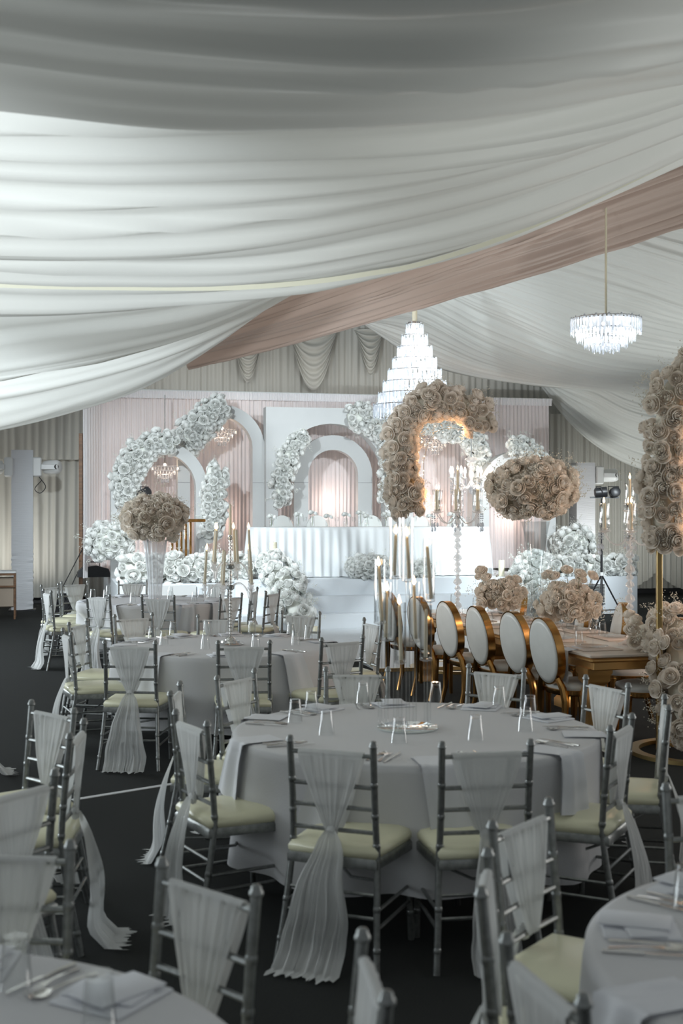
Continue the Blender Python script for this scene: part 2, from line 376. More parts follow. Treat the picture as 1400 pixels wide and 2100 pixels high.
# ------------------------------------------------------------------ roses and arrangements
def rose_mesh(name, m, seed):
    rnd = random.Random(seed); mb = MB()
    mb.lathe([(.12, .2), (.17, .6), (.15, .88), (.08, .97), (.001, .98)], n=8, caps=False)
    for k, (n, Rk, zt, inn, zb) in enumerate([(3, .29, 1.02, .80, .1), (4, .46, .98, .86, .0), (5, .64, .88, .95, -.1), (5, .83, .70, 1.12, -.2), (6, .98, .44, 1.22, -.25)]):
        a0 = rnd.random()*6
        for p in range(n):
            a = a0+2*pi*p/n+rnd.uniform(-.15, .15); rr = Rk*rnd.uniform(.93, 1.06); h = zt*rnd.uniform(.94, 1.05)-zb; rows = []
            for j in range(5):
                v = j/4; row = []
                wd = (pi/n*1.42)*(.70+.42*sin(pi*v*.8)) if j < 4 else (pi/n*1.0)
                r0 = .5+.5*min(1, v*2.2)
                r = rr*(r0 if v < .5 else 1+(inn-1)*((v-.5)/.5)**1.6)
                for i in range(5):
                    u = i/2-1
                    row.append((r*(1-.05*u*u+.03*(u > 0))*cos(a+u*wd), r*(1-.05*u*u+.03*(u > 0))*sin(a+u*wd), zb+h*(v-.16*v*v*u*u)-(.10*max(0, inn-1)*4*(v > .9))))
                rows.append(row)
            mb.grid(rows)
    return mb.mesh(name, m, ang=False)
ROSE = [rose_mesh('rose', M_rose, i) for i in range(4)]
ROSEW = [rose_mesh('rose', M_rosew, i+10) for i in range(3)]
def frame(p, n, r, spin):
    Q = Vector((0, 0, 1)).rotation_difference(n.normalized()).to_matrix().to_4x4()
    return Matrix.Translation(p) @ Q @ Matrix.Rotation(spin, 4, 'Z') @ Matrix.Diagonal((r, r, r, 1))
def arrangement(name, label, cat, loc, items, white=False, breath=60, leaves=20, core=None, seed=1, group=None, cap=100):
    rnd = random.Random(seed); loc = Vector(loc)
    root = empty(name, loc, 0, label, cat, group)
    me = ROSEW if white else ROSE
    def key(it):
        p, n, r = it; d = (p+loc-Vector((0, 0, CH))); return -(r/d.length)*(1 if -n.dot(d) > -.2*d.length else .3)
    items = sorted(items, key=key)
    for k, (p, n, r) in enumerate(items[:cap]):
        inst('rose', me[k % len(me)], root, M=frame(p, n, r*rnd.uniform(.82, 1.1), rnd.random()*6))
    if len(items) > cap:
        mb = MB()
        for k, (p, n, r) in enumerate(items[cap:]):
            M = frame(p, n, r, rnd.random()*6); m_ = me[k % len(me)]
            mb.add([M@v.co for v in m_.vertices], [tuple(f.vertices) for f in m_.polygons])
        tag(mb.build('small_roses', M_rosew if white else M_rose, root, ang=False), kind='stuff')
    br = MB(); lf = MB()
    for k in range(breath):
        p, n, r = rnd.choice(items); n = (n+Vector((rnd.uniform(-.7, .7), rnd.uniform(-.7, .7), rnd.uniform(-.3, .9)))).normalized()
        q = p+Vector((rnd.uniform(-r, r), rnd.uniform(-r, r), rnd.uniform(-r, r))); L_ = r*rnd.uniform(1.1, 2.1)
        br.tube([q, q+n*L_], r*.02, 3, False)
        for _ in range(14):
            e = q+n*L_*rnd.uniform(.7, 1.05)+Vector([rnd.gauss(0, r*.32) for _ in range(3)]); s_ = r*rnd.uniform(.055, .10)
            br.add([e+Vector(v)*s_ for v in ((1, 0, 0), (-1, 0, 0), (0, 1, 0), (0, -1, 0), (0, 0, 1), (0, 0, -1))], [(0, 2, 4), (2, 1, 4), (1, 3, 4), (3, 0, 4), (2, 0, 5), (1, 2, 5), (3, 1, 5), (0, 3, 5)])
    if breath: br.build('babys_breath', M_breathw if white else M_breath, root, smooth=False)
    for k in range(leaves):
        p, n, r = rnd.choice(items); n = (n+Vector([rnd.uniform(-.8, .8) for _ in range(3)])).normalized(); sd = n.orthogonal().normalized()
        q = p-n*r*.2; L_ = r*rnd.uniform(.8, 1.3)
        lf.add([q, q+n*L_*.5+sd*L_*.22, q+n*L_, q+n*L_*.5-sd*L_*.22], [(0, 1, 2, 3)])
    if leaves: lf.build('leaves', M_leaf, root, smooth=False)
    if core: core.build('foam_core', M_breathw if white else M_breath, root, ang=False)
    return root
def ball_items(rx, ry, rz, n, r, seed, zmin=-.9):
    rnd = random.Random(seed); out = []
    for k in range(n):
        z = 1-(k+.5)*(1-zmin)/n; a = k*2.39996; q = sqrt(max(0, 1-z*z)); d = Vector((q*cos(a), q*sin(a), z))
        f = rnd.uniform(.84, 1.04); out.append((Vector((d.x*rx*f, d.y*ry*f, d.z*rz*f))-d*r*.5, (d+Vector([rnd.uniform(-.25, .25) for _ in range(3)])).normalized(), r*rnd.uniform(.85, 1.15)))
    return out
def path_items(pts, rads, step, r, seed, full=True, flat=1.0):
    """roses round a winding garland: pts local, rads garland radius along it"""
    rnd = random.Random(seed); P_ = spline([Vector(p) for p in pts], 60); out = []; L_ = sum((P_[i+1]-P_[i]).length for i in range(59)); n = max(int(L_/step), 2)
    for k in range(n):
        f = (k+.5)/n; i = min(int(f*59), 58); p = P_[i].lerp(P_[i+1], f*59-i); d = (P_[i+1]-P_[i]).normalized()
        R = rads[0]+(rads[1]-rads[0])*f if len(rads) == 2 else rads[0]*(1-f)**2+2*rads[1]*f*(1-f)+rads[2]*f*f
        R *= 1+.22*nz(f*9+seed, seed*1.7); m = max(4, int(2*pi*R/(r*1.55))); a0 = rnd.random()*6; u = d.orthogonal().normalized(); w_ = d.cross(u)
        for j in range(m):
            a = a0+2*pi*j/m; nn = (u*cos(a)+w_*sin(a)); nn.y *= 1; q = p+Vector((nn.x*R, nn.y*R*flat, nn.z*R))*rnd.uniform(.62, 1.0)+d*rnd.uniform(-step/2, step/2)
            if not full and nn.z < -.35: continue
            out.append((q, (nn+Vector([rnd.uniform(-.3, .3) for _ in range(3)])).normalized(), r*rnd.uniform(.8, 1.15)))
    return out
def core_path(pts, rads):
    P_ = spline([Vector(p) for p in pts], 24); rs = []
    for k in range(24):
        f = k/23; rs.append((rads[0]+(rads[1]-rads[0])*f if len(rads) == 2 else rads[0]*(1-f)**2+2*rads[1]*f*(1-f)+rads[2]*f*f)*.48)
    return MB().tube(P_, rs, 8)
# ------------------------------------------------------------------ STAGE
def S(px, t): return toST(T(px, HY, t))[0]
def Zt(px, py, t): return T(px, py, t).z
SL, SR, WR = S(480, 20.0), S(1108, 20.0), S(1307, 21.0)
LL = S(240, 20.0)
stage = empty('stage', tent(5.4, 21, 0), TH, 'white covered stage with three steps below the head table', 'stage')
def st_box(name, s0, s1, t0, t1, z0, z1, m, parent=stage, bev=.008):
    c = Vector(((s0+s1)/2-5.4, (t0+t1)/2-21, (z0+z1)/2))
    return MB().box(c, (s1-s0, t1-t0, z1-z0), 0, bev).build(name, m, parent)
st_box('step', SL, SR, 19.15, 19.6, 0, .25, M_stage)
st_box('step', SL, SR, 19.5, 19.95, 0, .50, M_stage)
st_box('platform', SL, SR, 19.84, 24.4, 0, .75, M_stage)
st_box('side_platform', LL, SL, 20.0, 25.0, 0, .70, M_stage)
st_box('side_platform', SR, WR, 21.0, 23.3, 0, .675, M_stage)
# ventilation grille in the right platform
g0, g1 = S(1128, 20.98), S(1241, 20.98); mb = MB(); mb.box(((g0+g1)/2-5.4, -.03, .38), (g1-g0, .02, .36))
fr = mb.build('vent_grille', M_plastic, stage, smooth=False); mb = MB()
for i in range(13):
    z = .235+i*.025; mb.box(((g0+g1)/2-5.4, -.045, z), (g1-g0-.06, .02, .011))
mb.build('grille_slats', M_black, fr, smooth=False)
# lit white panel at the left platform front
p0, p1 = S(303, 19.95), S(402, 19.95)
mb = MB().box((0, 0, 0), (p1-p0, .03, .20), 0, .004); tag(mb.build('step_panel', M_white), 'white panel standing against the left platform below the flower hedge', 'panel').location = tent((p0+p1)/2, 19.95, .58)
bpy.data.objects['step_panel'].rotation_euler = (0, 0, TH)
# backdrop curtain with its top rail
bs0, bs1 = S(204, 23.6), S(1125, 23.6)
bd = empty('backdrop_curtain', tent(5.4, 23.6, .75), 0, 'pleated white and blush curtain behind the arches', 'curtain')
def rel(o, root):
    o.data.transform(Matrix.Translation(-root.location)); o.parent = root
rel(pleats('curtain_panel', bs0, bs1, 23.6, .72, 4.02, M_blush, .075, .022, 4, 10), bd)
rel(pleats('valance', bs0-.05, bs1+.03, 23.52, 3.92, 4.06, M_curtain, .03, .01, 6, 3), bd)
mb = MB().tube([tent(bs0-.1, 23.56, 4.07), tent(bs1+.05, 23.56, 4.05)], .02, 8); rel(mb.build('top_rail', M_plastic), bd)
rows = []
e0 = tent(bs0, 23.55); e1 = T(172, HY, 21.9); 
for k in range(9):
    z = .705+(4.05-.705)*k/8; row = []
    for i in range(90):
        f = i/89; p = e0.lerp(e1, f); p.z = z; p.x += .03*sin(f*38+.6*sin(k*.5)); row.append(p)
    rows.append(row)
rel(MB().grid(rows).build('side_return', M_curtain, ang=False), bd)
# wooden post at the left edge of the curtain
mb = MB().box(T(168, HY, 22.6)*Vector((1, 1, 0)) + Vector((0, 0, 1.6)), (.05, .08, 3.2)) if False else MB().box(Vector((T(166, HY, 22.6).x, T(166, HY, 22.6).y, 1.6)), (.06, .08, 3.2))
tag(mb.build('timber_post', M_wood, smooth=False), 'dark timber post at the left edge of the white curtain', 'post')
# arches
def band(inner, outer, depth):
    """extruded band between two open outlines given as (x,z); front faces -y"""
    n = len(inner); vs = []
    for y in (-depth/2, depth/2):
        for x, z in inner: vs.append((x, y, z))
        for x, z in outer: vs.append((x, y, z))
    o = 2*n; fs = []
    for i in range(n-1):
        fs += [(i, i+1, n+i+1, n+i)[::-1], (o+i, o+i+1, o+n+i+1, o+n+i), (i, i+1, o+i+1, o+i), (n+i, n+i+1, o+n+i+1, o+n+i)[::-1]]
    fs += [(0, n, o+n, o), (n-1, o+n-1, o+2*n-1, 2*n-1)]
    return MB().add(vs, fs)
def arc_pts(R, zs, n=28):
    return [(-R, 0), (-R, zs*.5)]+[(-R*cos(pi*k/n), zs+R*sin(pi*k/n)) for k in range(n+1)]+[(R, zs*.5), (R, 0)]
def arch(label, px, ytop, Rpx, bandpx, t, depth=.28):
    c = T(px, HY, t); sc = c.y/F; Ro = Rpx*sc; Ri = Ro-bandpx*sc; zt = CH-(ytop-HY)*sc; zb = .75 if px > 480 or px > 400 else .70
    if px > 1000: zb = .675
    zs = zt-Ro-zb
    root = empty('arch_panel', (c.x, c.y, zb), TH, label, 'arch', None)
    band(arc_pts(Ri, zs), arc_pts(Ro, zs), depth).build('arch_frame', M_white, root)
    for sg in (-1, 1):
        zz = CH-(990-HY)*sc-zb
        if zz < zs+.02: MB().box((sg*(Ro+Ri)/2, -depth/2-.0015, zz), (Ro-Ri, .004, .008)).build('panel_seam', M_seam, root, smooth=False)
    return root
arch('low white arch at the far left of the stage', 326, 905, 98, 24, 22.1)
arch('tall white arch between the far left arch and the centre panel', 452, 831, 89, 25, 22.75)
arch('tall white arch just right of the centre panel', 903, 835, 88, 25, 22.75)
arch('low white arch at the far right of the stage', 1056, 926, 82, 20, 22.1)
arch('smaller white arch standing inside the opening of the centre panel', 681, 893, 82, 30, 22.95, .2)
c = T(677, HY, 22.55); sc = c.y/F; W = 136*sc; Ro = 112*sc; zt = CH-(838-HY)*sc-.75; zs = CH-(870-HY)*sc-.75-Ro
inn = arc_pts(Ro, zs, 40); out = []
for x, z in inn:
    if z <= zs: out.append((W if x > 0 else -W, z))
    else:
        k = min(W/max(abs(x), 1e-6), (zt-zs)/(z-zs)); out.append((x*k, zs+(z-zs)*k))
for sg in (-1, 1):
    i_ = min(range(len(inn)), key=lambda i: abs(atan2(inn[i][1]-zs, inn[i][0])-atan2(zt-zs, sg*W)) if inn[i][1] > zs else 9); out[i_] = (sg*W, zt)
root = empty('backdrop_panel', (c.x, c.y, .75), TH, 'large square white panel with arched opening at the stage centre', 'panel')
band(inn, out, .3).build('panel_board', M_white, root, smooth=False)
for sg in (-1, 1): MB().box((sg*(W+Ro)/2, -.152, CH-(990-HY)*sc-.75), (W-Ro, .004, .008)).build('panel_seam', M_seam, root, smooth=False)
# white panel standing at the right end of the stage
cc = T(1125, HY, 22.4); 
MBp = MB().box((0, 0, .55), (.28, .04, 1.1), 0, .01); o = tag(MBp.build('upright_panel', M_white), 'narrow white upright panel behind the right flower bush', 'panel'); o.location = (cc.x, cc.y, .675); o.rotation_euler = (0, 0, TH)
# head table with gathered cloth
hs0, hs1 = S(522, 20.45), S(1003, 20.45); hc = (hs0+hs1)/2; hw = (hs1-hs0)/2
ht = empty('head_table', tent(hc, 20.85, .75), TH, 'long head table on the stage', 'table')
MB().box((0, 0, .795), (2*hw-.06, .72, .03), 0, .005).build('tabletop', M_wood, ht)
for sx in (-1, 1):
    for sy in (-1, 1): MB().box((sx*(hw-.15), sy*.28, .39), (.05, .05, .78)).build('leg', M_black, ht, smooth=False)
def cloth_rect(hw, hd, z0, z1, per, amp, seed, flare=.05):
    rows = []; per_pts = []
    L1, L2 = 2*hw, 2*hd; tot = 2*(L1+L2); n = int(tot/per*8)
    for i in range(n):
        q = tot*i/n
        if q < L1: p, nn = (-hw+q, -hd), (0, -1)
        elif q < L1+L2: p, nn = (hw, -hd+(q-L1)), (1, 0)
        elif q < 2*L1+L2: p, nn = (hw-(q-L1-L2), hd), (0, 1)
        else: p, nn = (-hw, hd-(q-2*L1-L2)), (-1, 0)
        per_pts.append((q, p, nn))
    for k in range(13):
        f = k/12; row = []
        for q, p, nn in per_pts:
            a = (sin(2*pi*q/per+2*nz(q*.7, seed))*.6+nz(q*5, f*.7, seed)+.5*nz(q*1.3, seed))*amp*(.12+.88*f**.7)+flare*f+.005
            row.append((p[0]+nn[0]*a, p[1]+nn[1]*a, z1+(z0-z1)*f+(0 if k < 12 else .012*nz(q*8))))
        rows.append(row)
    mb = MB().grid(rows, closed=True); n0 = len(per_pts); mb.f.append(tuple(range(n0-1, -1, -1))); return mb
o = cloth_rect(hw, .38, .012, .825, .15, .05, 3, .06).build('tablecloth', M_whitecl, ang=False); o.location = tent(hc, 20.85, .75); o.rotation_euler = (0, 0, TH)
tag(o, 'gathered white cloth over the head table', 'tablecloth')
# clear round-backed chairs behind the head table
def ghost_chair():
    r = empty('ghost_chair', (0, 0, 0)); mb = MB()
    mb.lathe([(.001, .46), (.2, .46), (.21, .45), (.2, .43), (.001, .43)], n=20); mb.build('seat', M_glass, r)
    rows = []
    for k in range(2):
        rows.append([(.2*cos(2*pi*i/24), -.2-.02*k, .76+.26*sin(2*pi*i/24)) for i in range(24)])
    mb = MB().grid(rows, closed=True); mb.f += [tuple(range(24)), tuple(range(47, 23, -1))]; mb.build('backrest', M_plasticclear, r)
    MB().tube([(.2*cos(2*pi*i/32), -.21, .76+.26*sin(2*pi*i/32)) for i in range(33)], .012, 6).build('back_rim', M_glass, r)
    for sx in (-1, 1):
        for sy in (-1, 1): MB().tube([(sx*.15, sy*.15, .44), (sx*.18, sy*.19, 0)], .014, 6).build('leg', M_glass, r)
    for sx in (-1, 1): MB().tube([(sx*.11, -.19, .44), (sx*.12, -.21, .56)], .013, 6).build('back_support', M_glass, r)
    return r
M_plasticclear = mat('frosted_clear_back', (.78, .82, .80), .25, alpha=.55)
gc = ghost_chair(); 
names = ['behind the head table, at its left end', 'behind the head table, second from left', 'behind the head table, in front of the centre arch', 'behind the head table, left of the flower arch', 'behind the head table, under the right chandelier']
for i, px in enumerate((583, 655, 768, 866, 945)):
    r = gc if i == 0 else dup(gc); v = T(px, HY, 21.65); r.location = (v.x, v.y, .75); r.rotation_euler = (0, 0, TH+pi)
    tag(r, 'clear round-backed chair '+names[i], 'chair', 'clear chairs behind the head table')
# bud vases with single roses on the head table
def bud(i, px, dt, white_first, desc):
    v = T(px, HY, 20.6+dt); h = .12+.03*(i % 3)
    r = empty('bud_vase', (v.x, v.y, 1.577), 0, 'small clear vase of white flowers '+desc, 'vase', 'bud vases on the head table')
    MB().lathe([(.035, 0), (.04, .02), (.036, h*.6), (.028, h), (.026, h), (.033, h*.6), (.03, .01)], n=12, caps=False).build('glass_body', M_glass, r)
    MB().tube([(0, 0, .02), (.01, .005, h+.05)], .004, 5).build('stem', M_leaf, r)
    for k in range(3): inst('rose', ROSEW[k], r, M=frame(Vector((.045*cos(k*2.1), .03*sin(k*2.1), h+.04+.01*k)), Vector((cos(k*2.1)*.6, sin(k*2.1)*.6, 1)), .045, k))
ds = ['at the left end of the head table', 'right of the first clear chair', 'left of the second clear chair', 'right of the second clear chair', 'below the centre arch opening', 'at the right foot of the centre arch', 'left of the third clear chair', 'right of the third clear chair', 'below the arch flower column', 'right of the flower column', 'near the right end of the head table']
for i, px in enumerate((556, 611, 640, 672, 709, 738, 752, 790, 826, 882, 925)): bud(i, px, .1*(i % 2), 0, ds[i])
# glasses on the head table
gl = MB().lathe([(.03, 0), (.032, .005), (.004, .012), (.004, .07), (.03, .1), (.036, .15), (.033, .17), (.034, .15), (.028, .1)], n=10, caps=False).mesh('wine_glass', M_glass)
gd = ['left of the first clear chair', 'right of the first clear chair', 'left of the centre arch opening', 'at the right of the centre arch opening', 'before the third clear chair', 'left of the tube candles', 'under the flower column', 'right of the flower column', 'near the right end']
for i, px in enumerate((596, 625, 690, 725, 778, 812, 850, 905, 960)):
    v = T(px, HY, 20.62+.12*(i % 2)); o = inst('wine_glass', gl, None, (v.x, v.y, 1.577)); tag(o, 'clear stemmed glass on the head table, '+gd[i], 'glass', 'wine glasses on the head table')
# ---------------- stage flowers
WH = True
def garland(name, label, px_pts, t, rads, step, r, seed, white=True, breath=50, cap=100, leaves=16, zlocal=None, flat=.8):
    pts = [T(x, y, t) for x, y in px_pts]; c = sum(pts, Vector())/len(pts); c.z = min(p.z for p in pts); loc = [p-c for p in pts]
    return arrangement(name, label, 'flower garland', c, path_items(loc, rads, step*.78, r, seed, True, flat), white, breath, leaves, core_path(loc, rads), seed, None, cap)
garland('rose_garland', 'white rose garland over the upper left of the far left arch', [(262, 1030), (258, 985), (280, 935), (325, 908), (360, 912)], 21.85, (.22, .34, .16), .15, .075, 1)
garland('rose_garland', 'white rose garland over the top of the tall left arch', [(370, 925), (398, 885), (430, 850), (465, 832)], 22.45, (.24, .36, .2), .15, .075, 2)
garland('rose_garland', 'white rose garland hanging down the right leg of the far left arch', [(425, 1105), (440, 1060), (437, 1010), (448, 975), (425, 965)], 21.85, (.12, .28, .16), .16, .075, 3)
garland('rose_garland', 'white rose garland along the left side of the centre panel opening', [(580, 1035), (575, 1000), (590, 940), (612, 905), (632, 895)], 22.4, (.15, .26, .12), .15, .07, 4)
garland('rose_garland', 'white rose garland at the upper right corner of the centre panel', [(715, 862), (755, 855), (785, 880), (800, 920), (800, 990), (792, 1030)], 22.3, (.26, .28, .12), .16, .075, 5)
garland('rose_garland', 'white rose garland inside the tall right arch', [(865, 868), (900, 872), (945, 890), (978, 915), (985, 985)], 22.4, (.2, .26, .14), .16, .075, 6)
garland('rose_garland', 'white rose garland on top of the far right arch', [(1045, 912), (1075, 916), (1105, 945), (1120, 990)], 21.8, (.15, .2, .12), .16, .075, 7)
def hedge(label, pxz, rads, r, seed, cap=100, step=.16, breath=80):
    pts = [T(px, HY, t) for px, t, z in pxz]
    for p, (px, t, z) in zip(pts, pxz): p.z = z
    c = sum(pts, Vector())/len(pts); c.z = min(p.z for p in pts)-rads[0]; loc = [p-c for p in pts]
    return arrangement('rose_hedge', label, 'flowers', c, path_items(loc, rads, step, r, seed), True, breath, 24, core_path(loc, rads), seed, None, cap)
hedge('long low hedge of white roses on the left platform', [(248, 20.25, .92), (300, 20.25, .90), (370, 20.25, .93), (440, 20.25, .92), (520, 20.2, .92)], (.22, .26, .20), .085, 11)
hedge('white rose hedge tumbling down the left end of the steps', [(535, 20.1, .97), (565, 19.9, .93), (590, 19.4, .62), (606, 19.0, .32), (614, 18.95, .18)], (.22, .34, .20), .085, 12)
hedge('long low hedge of white roses on the right platform', [(1090, 21.2, .86), (1150, 21.25, .84), (1230, 21.25, .84), (1302, 21.25, .84)], (.2, .2, .17), .085, 13, 100, .15)
hedge('white rose hedge tumbling down the right end of the steps', [(1105, 20.3, .95), (1080, 20.0, .88), (1090, 19.5, .62), (1112, 19.0, .35)], (.22, .28, .18), .085, 14)
def bush(label, px, py, Rpx, Rz, t, seed, r=.085, n=None, zbase=None):
    c = T(px, py, t); sc = c.y/F; R = Rpx*sc; rz = Rz*sc; n = n or int(9*R*R/(r*r)*.30)
    if zbase is not None: c.z = zbase+rz*.85
    it = ball_items(R, R*.8, rz, n, r, seed, -.8); core = MB().sphere((0, 0, 0), R*.72, 12, 8, rz/R)
    return arrangement('rose_bush', label, 'flowers', c, it, True, 45, 14, core, seed)
bush('white rose bush beside the curtain at the left end of the stage', 226, 1112, 52, 44, 21.3, 21)
bush('white rose bush behind the right platform hedge', 1175, 1115, 46, 38, 21.7, 22)
bush('low white flower arrangement on the step before the head table', 755, 1164, 50, 27, 20.02, 23, .07)
bush('small white flower arrangement right of the tube candles on the step', 868, 1168, 22, 24, 20.02, 24, .07)
# pillar candles
def pillar(px, z0, t, h, r, lab):
    v = T(px, HY, t); root = empty('pillar_candle', (v.x, v.y, z0), 0, lab, 'candle', 'pillar candles on the stage')
    MB().lathe([(r, 0), (r, h-.006), (r*.9, h), (r*.6, h-.012), (.001, h-.014)], n=18).build('wax', M_candlew, root)
    MB().tube([(0, 0, h-.014), (.002, 0, h+.01)], .003, 5).build('wick', M_black, root)
pillar(560, 1.13, 19.95, .22, .06, 'ivory pillar candle in the flowers left of the steps')
pillar(629, 0, 18.85, .26, .075, 'short ivory pillar candle on the floor left of the steps')
pillar(1028, .75, 20.2, .27, .05, 'tall ivory pillar candle at the right of the stage')
pillar(648, 0, 18.6, .12, .05, 'small ivory pillar candle beside the short candle left of the steps')
# small chandeliers hanging in the arches
def mini_chandelier(px, py, t, R, lab, ztop=3.9):
    v = T(px, py, t); root = empty('crystal_chandelier', v, 0, lab, 'chandelier', 'small crystal chandeliers inside the arches')
    MB().tube([(0, 0, .12), (0, 0, ztop-v.z)], .008, 6).build('hanging_rod', M_silver, root)
    for k in range(4):
        rr = R*(1-.24*k); z = .08-.07*k; mb = MB(); n = int(26*(1-.2*k))
        for i in range(n):
            a = 2*pi*i/n; mb.lathe([(.001, -.045), (.011, -.02), (.009, .02), (.001, .03)], (rr*cos(a), rr*sin(a), z-.02), 4, caps=False)
        mb.tube([(rr*cos(2*pi*i/24), rr*sin(2*pi*i/24), z+.02) for i in range(25)], .006, 5, False)
        mb.build('crystal_tier', M_crys, root, smooth=False)
    mb = MB()
    MB().sphere((0, 0, .13), .025, 8, 6).build('light_bulb', M_bulb, root)
    point('chandelier_light', v+Vector((0, 0, .05)), 1.6, (1, .72, .5), .06)
mini_chandelier(455, 893, 23.1, .26, 'small crystal chandelier in the tall left arch')
mini_chandelier(338, 968, 22.6, .24, 'small crystal chandelier in the far left arch')
mini_chandelier(892, 912, 23.0, .26, 'small crystal chandelier in the tall right arch')
for px, py in ((326, 1090), (452, 1060), (681, 1030), (900, 1040), (1050, 1060)):
    point('arch_uplight', T(px, py, 23.3), 3.2, PEACH, .15)
# large candle-armed chandelier at the right
v = T(966, 985, 21.6); root = empty('bulb_chandelier', v, 0, 'lit crystal chandelier with candle bulbs right of the flower arch', 'chandelier')
MB().lathe([(.001, .42), (.10, .40), (.12, .36), (.04, .33), (.06, .25), (.025, .2), (.05, .1), (.025, 0), (.07, -.08), (.03, -.14), (.05, -.2), (.001, -.26)], n=14, caps=False).build('crystal_stem', M_crys, root)
MB().tube([(0, 0, .4), (0, 0, 4.0-v.z)], .008, 6).build('hanging_rod', M_silver, root)
for k in range(8):
    a = 2*pi*k/8+.2; d = Vector((cos(a), sin(a), 0))
    arm = MB().tube([Vector((0, 0, -.08)), d*.15+Vector((0, 0, -.15)), d*.3+Vector((0, 0, -.08)), d*.38+Vector((0, 0, .03))], .014, 6).build('arm', M_crys, root)
    MB().lathe([(.001, .03), (.05, .045), (.02, .06), (.02, .12)], d*.38, 10).build('bulb_cup', M_plastic, arm)
    MB().lathe([(.014, .12), (.026, .16), (.022, .2), (.004, .25)], d*.38, 8).build('light_bulb', M_bulb, arm)
    mb = MB()
    for j in range(4): mb.lathe([(.001, -.04), (.014, -.01), (.001, .02)], d*.38+Vector((0, 0, -.05-.05*j)), 5, caps=False)
    mb.build('crystal_drop', M_crys, arm, smooth=False)
point('chandelier_light', v+Vector((0, -.1, .1)), 6, (1, .78, .6), .15)
# lectern with slatted front
v = T(373, HY, 21.0); root = empty('lectern', (v.x, v.y, .70), TH, 'lectern with brass top and vertical brass slats behind the left flower hedge', 'lectern')
MB().box((.06, 0, .99), (.62, .36, .05), 0, .01).build('top', M_gold, root)
for i in range(5): MB().box((-.16+.075*i, 0, .49), (.035, .05, .97)).build('slat', M_gold, root, smooth=False)
MB().box((0, 0, .015), (.5, .3, .03)).build('base', M_gold, root, smooth=False)
# ------------------------------------------------------------------ BANQUET CHAIRS with chiffon sashes
def post_pts(sx):
    return [Vector((sx*.222, -.055, 0)), Vector((sx*.205, -.01, .2)), Vector((sx*.192, .03, .42)), Vector((sx*.186, .034, .52)), Vector((sx*.184, .02, .70)), Vector((sx*.186, 0, .905))]
def ring_tube(pts, r, rings, n=9):
    """turned post with bamboo rings"""
    P_ = spline(pts, 30); mb = MB().tube(P_, r, n); L_ = 29
    for f in rings:
        i = min(int(f*L_), 28); d = (P_[i+1]-P_[i]).normalized(); mb.lathe([(r, -.012), (r*1.14, -.006), (r*1.14, .006), (r, .012)], P_[i], n, ax=d, caps=False)
    return mb
def at_z(sx, z):
    p = post_pts(sx)
    for k in range(5):
        if p[k].z <= z <= p[k+1].z: return p[k].lerp(p[k+1], (z-p[k].z)/(p[k+1].z-p[k].z))
def make_chair():
    r = empty('banquet_chair', (0, 0, 0))
    for sx in (-1, 1):
        mb = ring_tube(post_pts(sx), .0145, (.12, .3, .58, .72, .86)); mb.lathe([(.0145, 0), (.019, .004), (.019, .012), (.014, .018), (.014, .024), (.009, .03), (.001, .032)], Vector((sx*.186, 0, .9)), 9, caps=False)
        mb.build('leg', M_silver, r)
    for sx in (-1, 1): ring_tube([Vector((sx*.195, .40, .43)), Vector((sx*.198, .405, .2)), Vector((sx*.203, .41, 0))], .014, (.2, .5, .75)).build('leg', M_silver, r)
    # seat frame and cushion
    outl = [(-.20, .0), (-.215, .2), (-.222, .41), (-.2, .445), (0, .455), (.2, .445), (.222, .41), (.215, .2), (.20, .0)]
    def slab(sc, z):
        return [Vector((x*sc, .22+(y-.22)*sc, z)) for x, y in outl]
    mb = MB().grid([slab(1.0, .405), slab(1.0, .435), slab(.96, .445)], closed=True); mb.f += [tuple(range(8, -1, -1)), tuple(range(18, 27))]
    mb.build('seat_frame', M_silver, r)
    mb = MB().grid([slab(.93, .44), slab(.985, .455), slab(.985, .472), slab(.93, .49), slab(.75, .502), slab(.4, .508)], closed=True); mb.f.append(tuple(range(45, 54)))
    mb.build('seat', M_cush, r, ang=False)
    mb = MB()
    for z in (.865, .735, .645, .548):
        a, b = at_z(-1, z), at_z(1, z); mb.tube([a, a.lerp(b, .5)+Vector((0, -.006, 0)), b], .0095, 7)
    for x in (-.095, .095): mb.tube([Vector((x, at_z(1, .865).y, .865)), Vector((x, at_z(1, .735).y, .735))], .008, 6)
    mb.build('back_rails', M_silver, r)
    mb = MB()
    for sx in (-1, 1):
        for z in (.17, .24): mb.tube([at_z(sx, z), Vector((sx*.198, .405, z))], .008, 6)
    for z in (.2, .3):
        mb.tube([Vector((-.2, .405, z)), Vector((.2, .405, z))], .008, 6)
    mb.tube([at_z(-1, .21), at_z(1, .21)], .008, 6); mb.tube([at_z(-1, .3), at_z(1, .3)], .008, 6)
    mb.tube([Vector((-.195, .40, .36)), Vector((0, .22, .30)), Vector((.19, .02, .36))], .007, 6)
    mb.build('stretchers', M_silver, r)
    return r
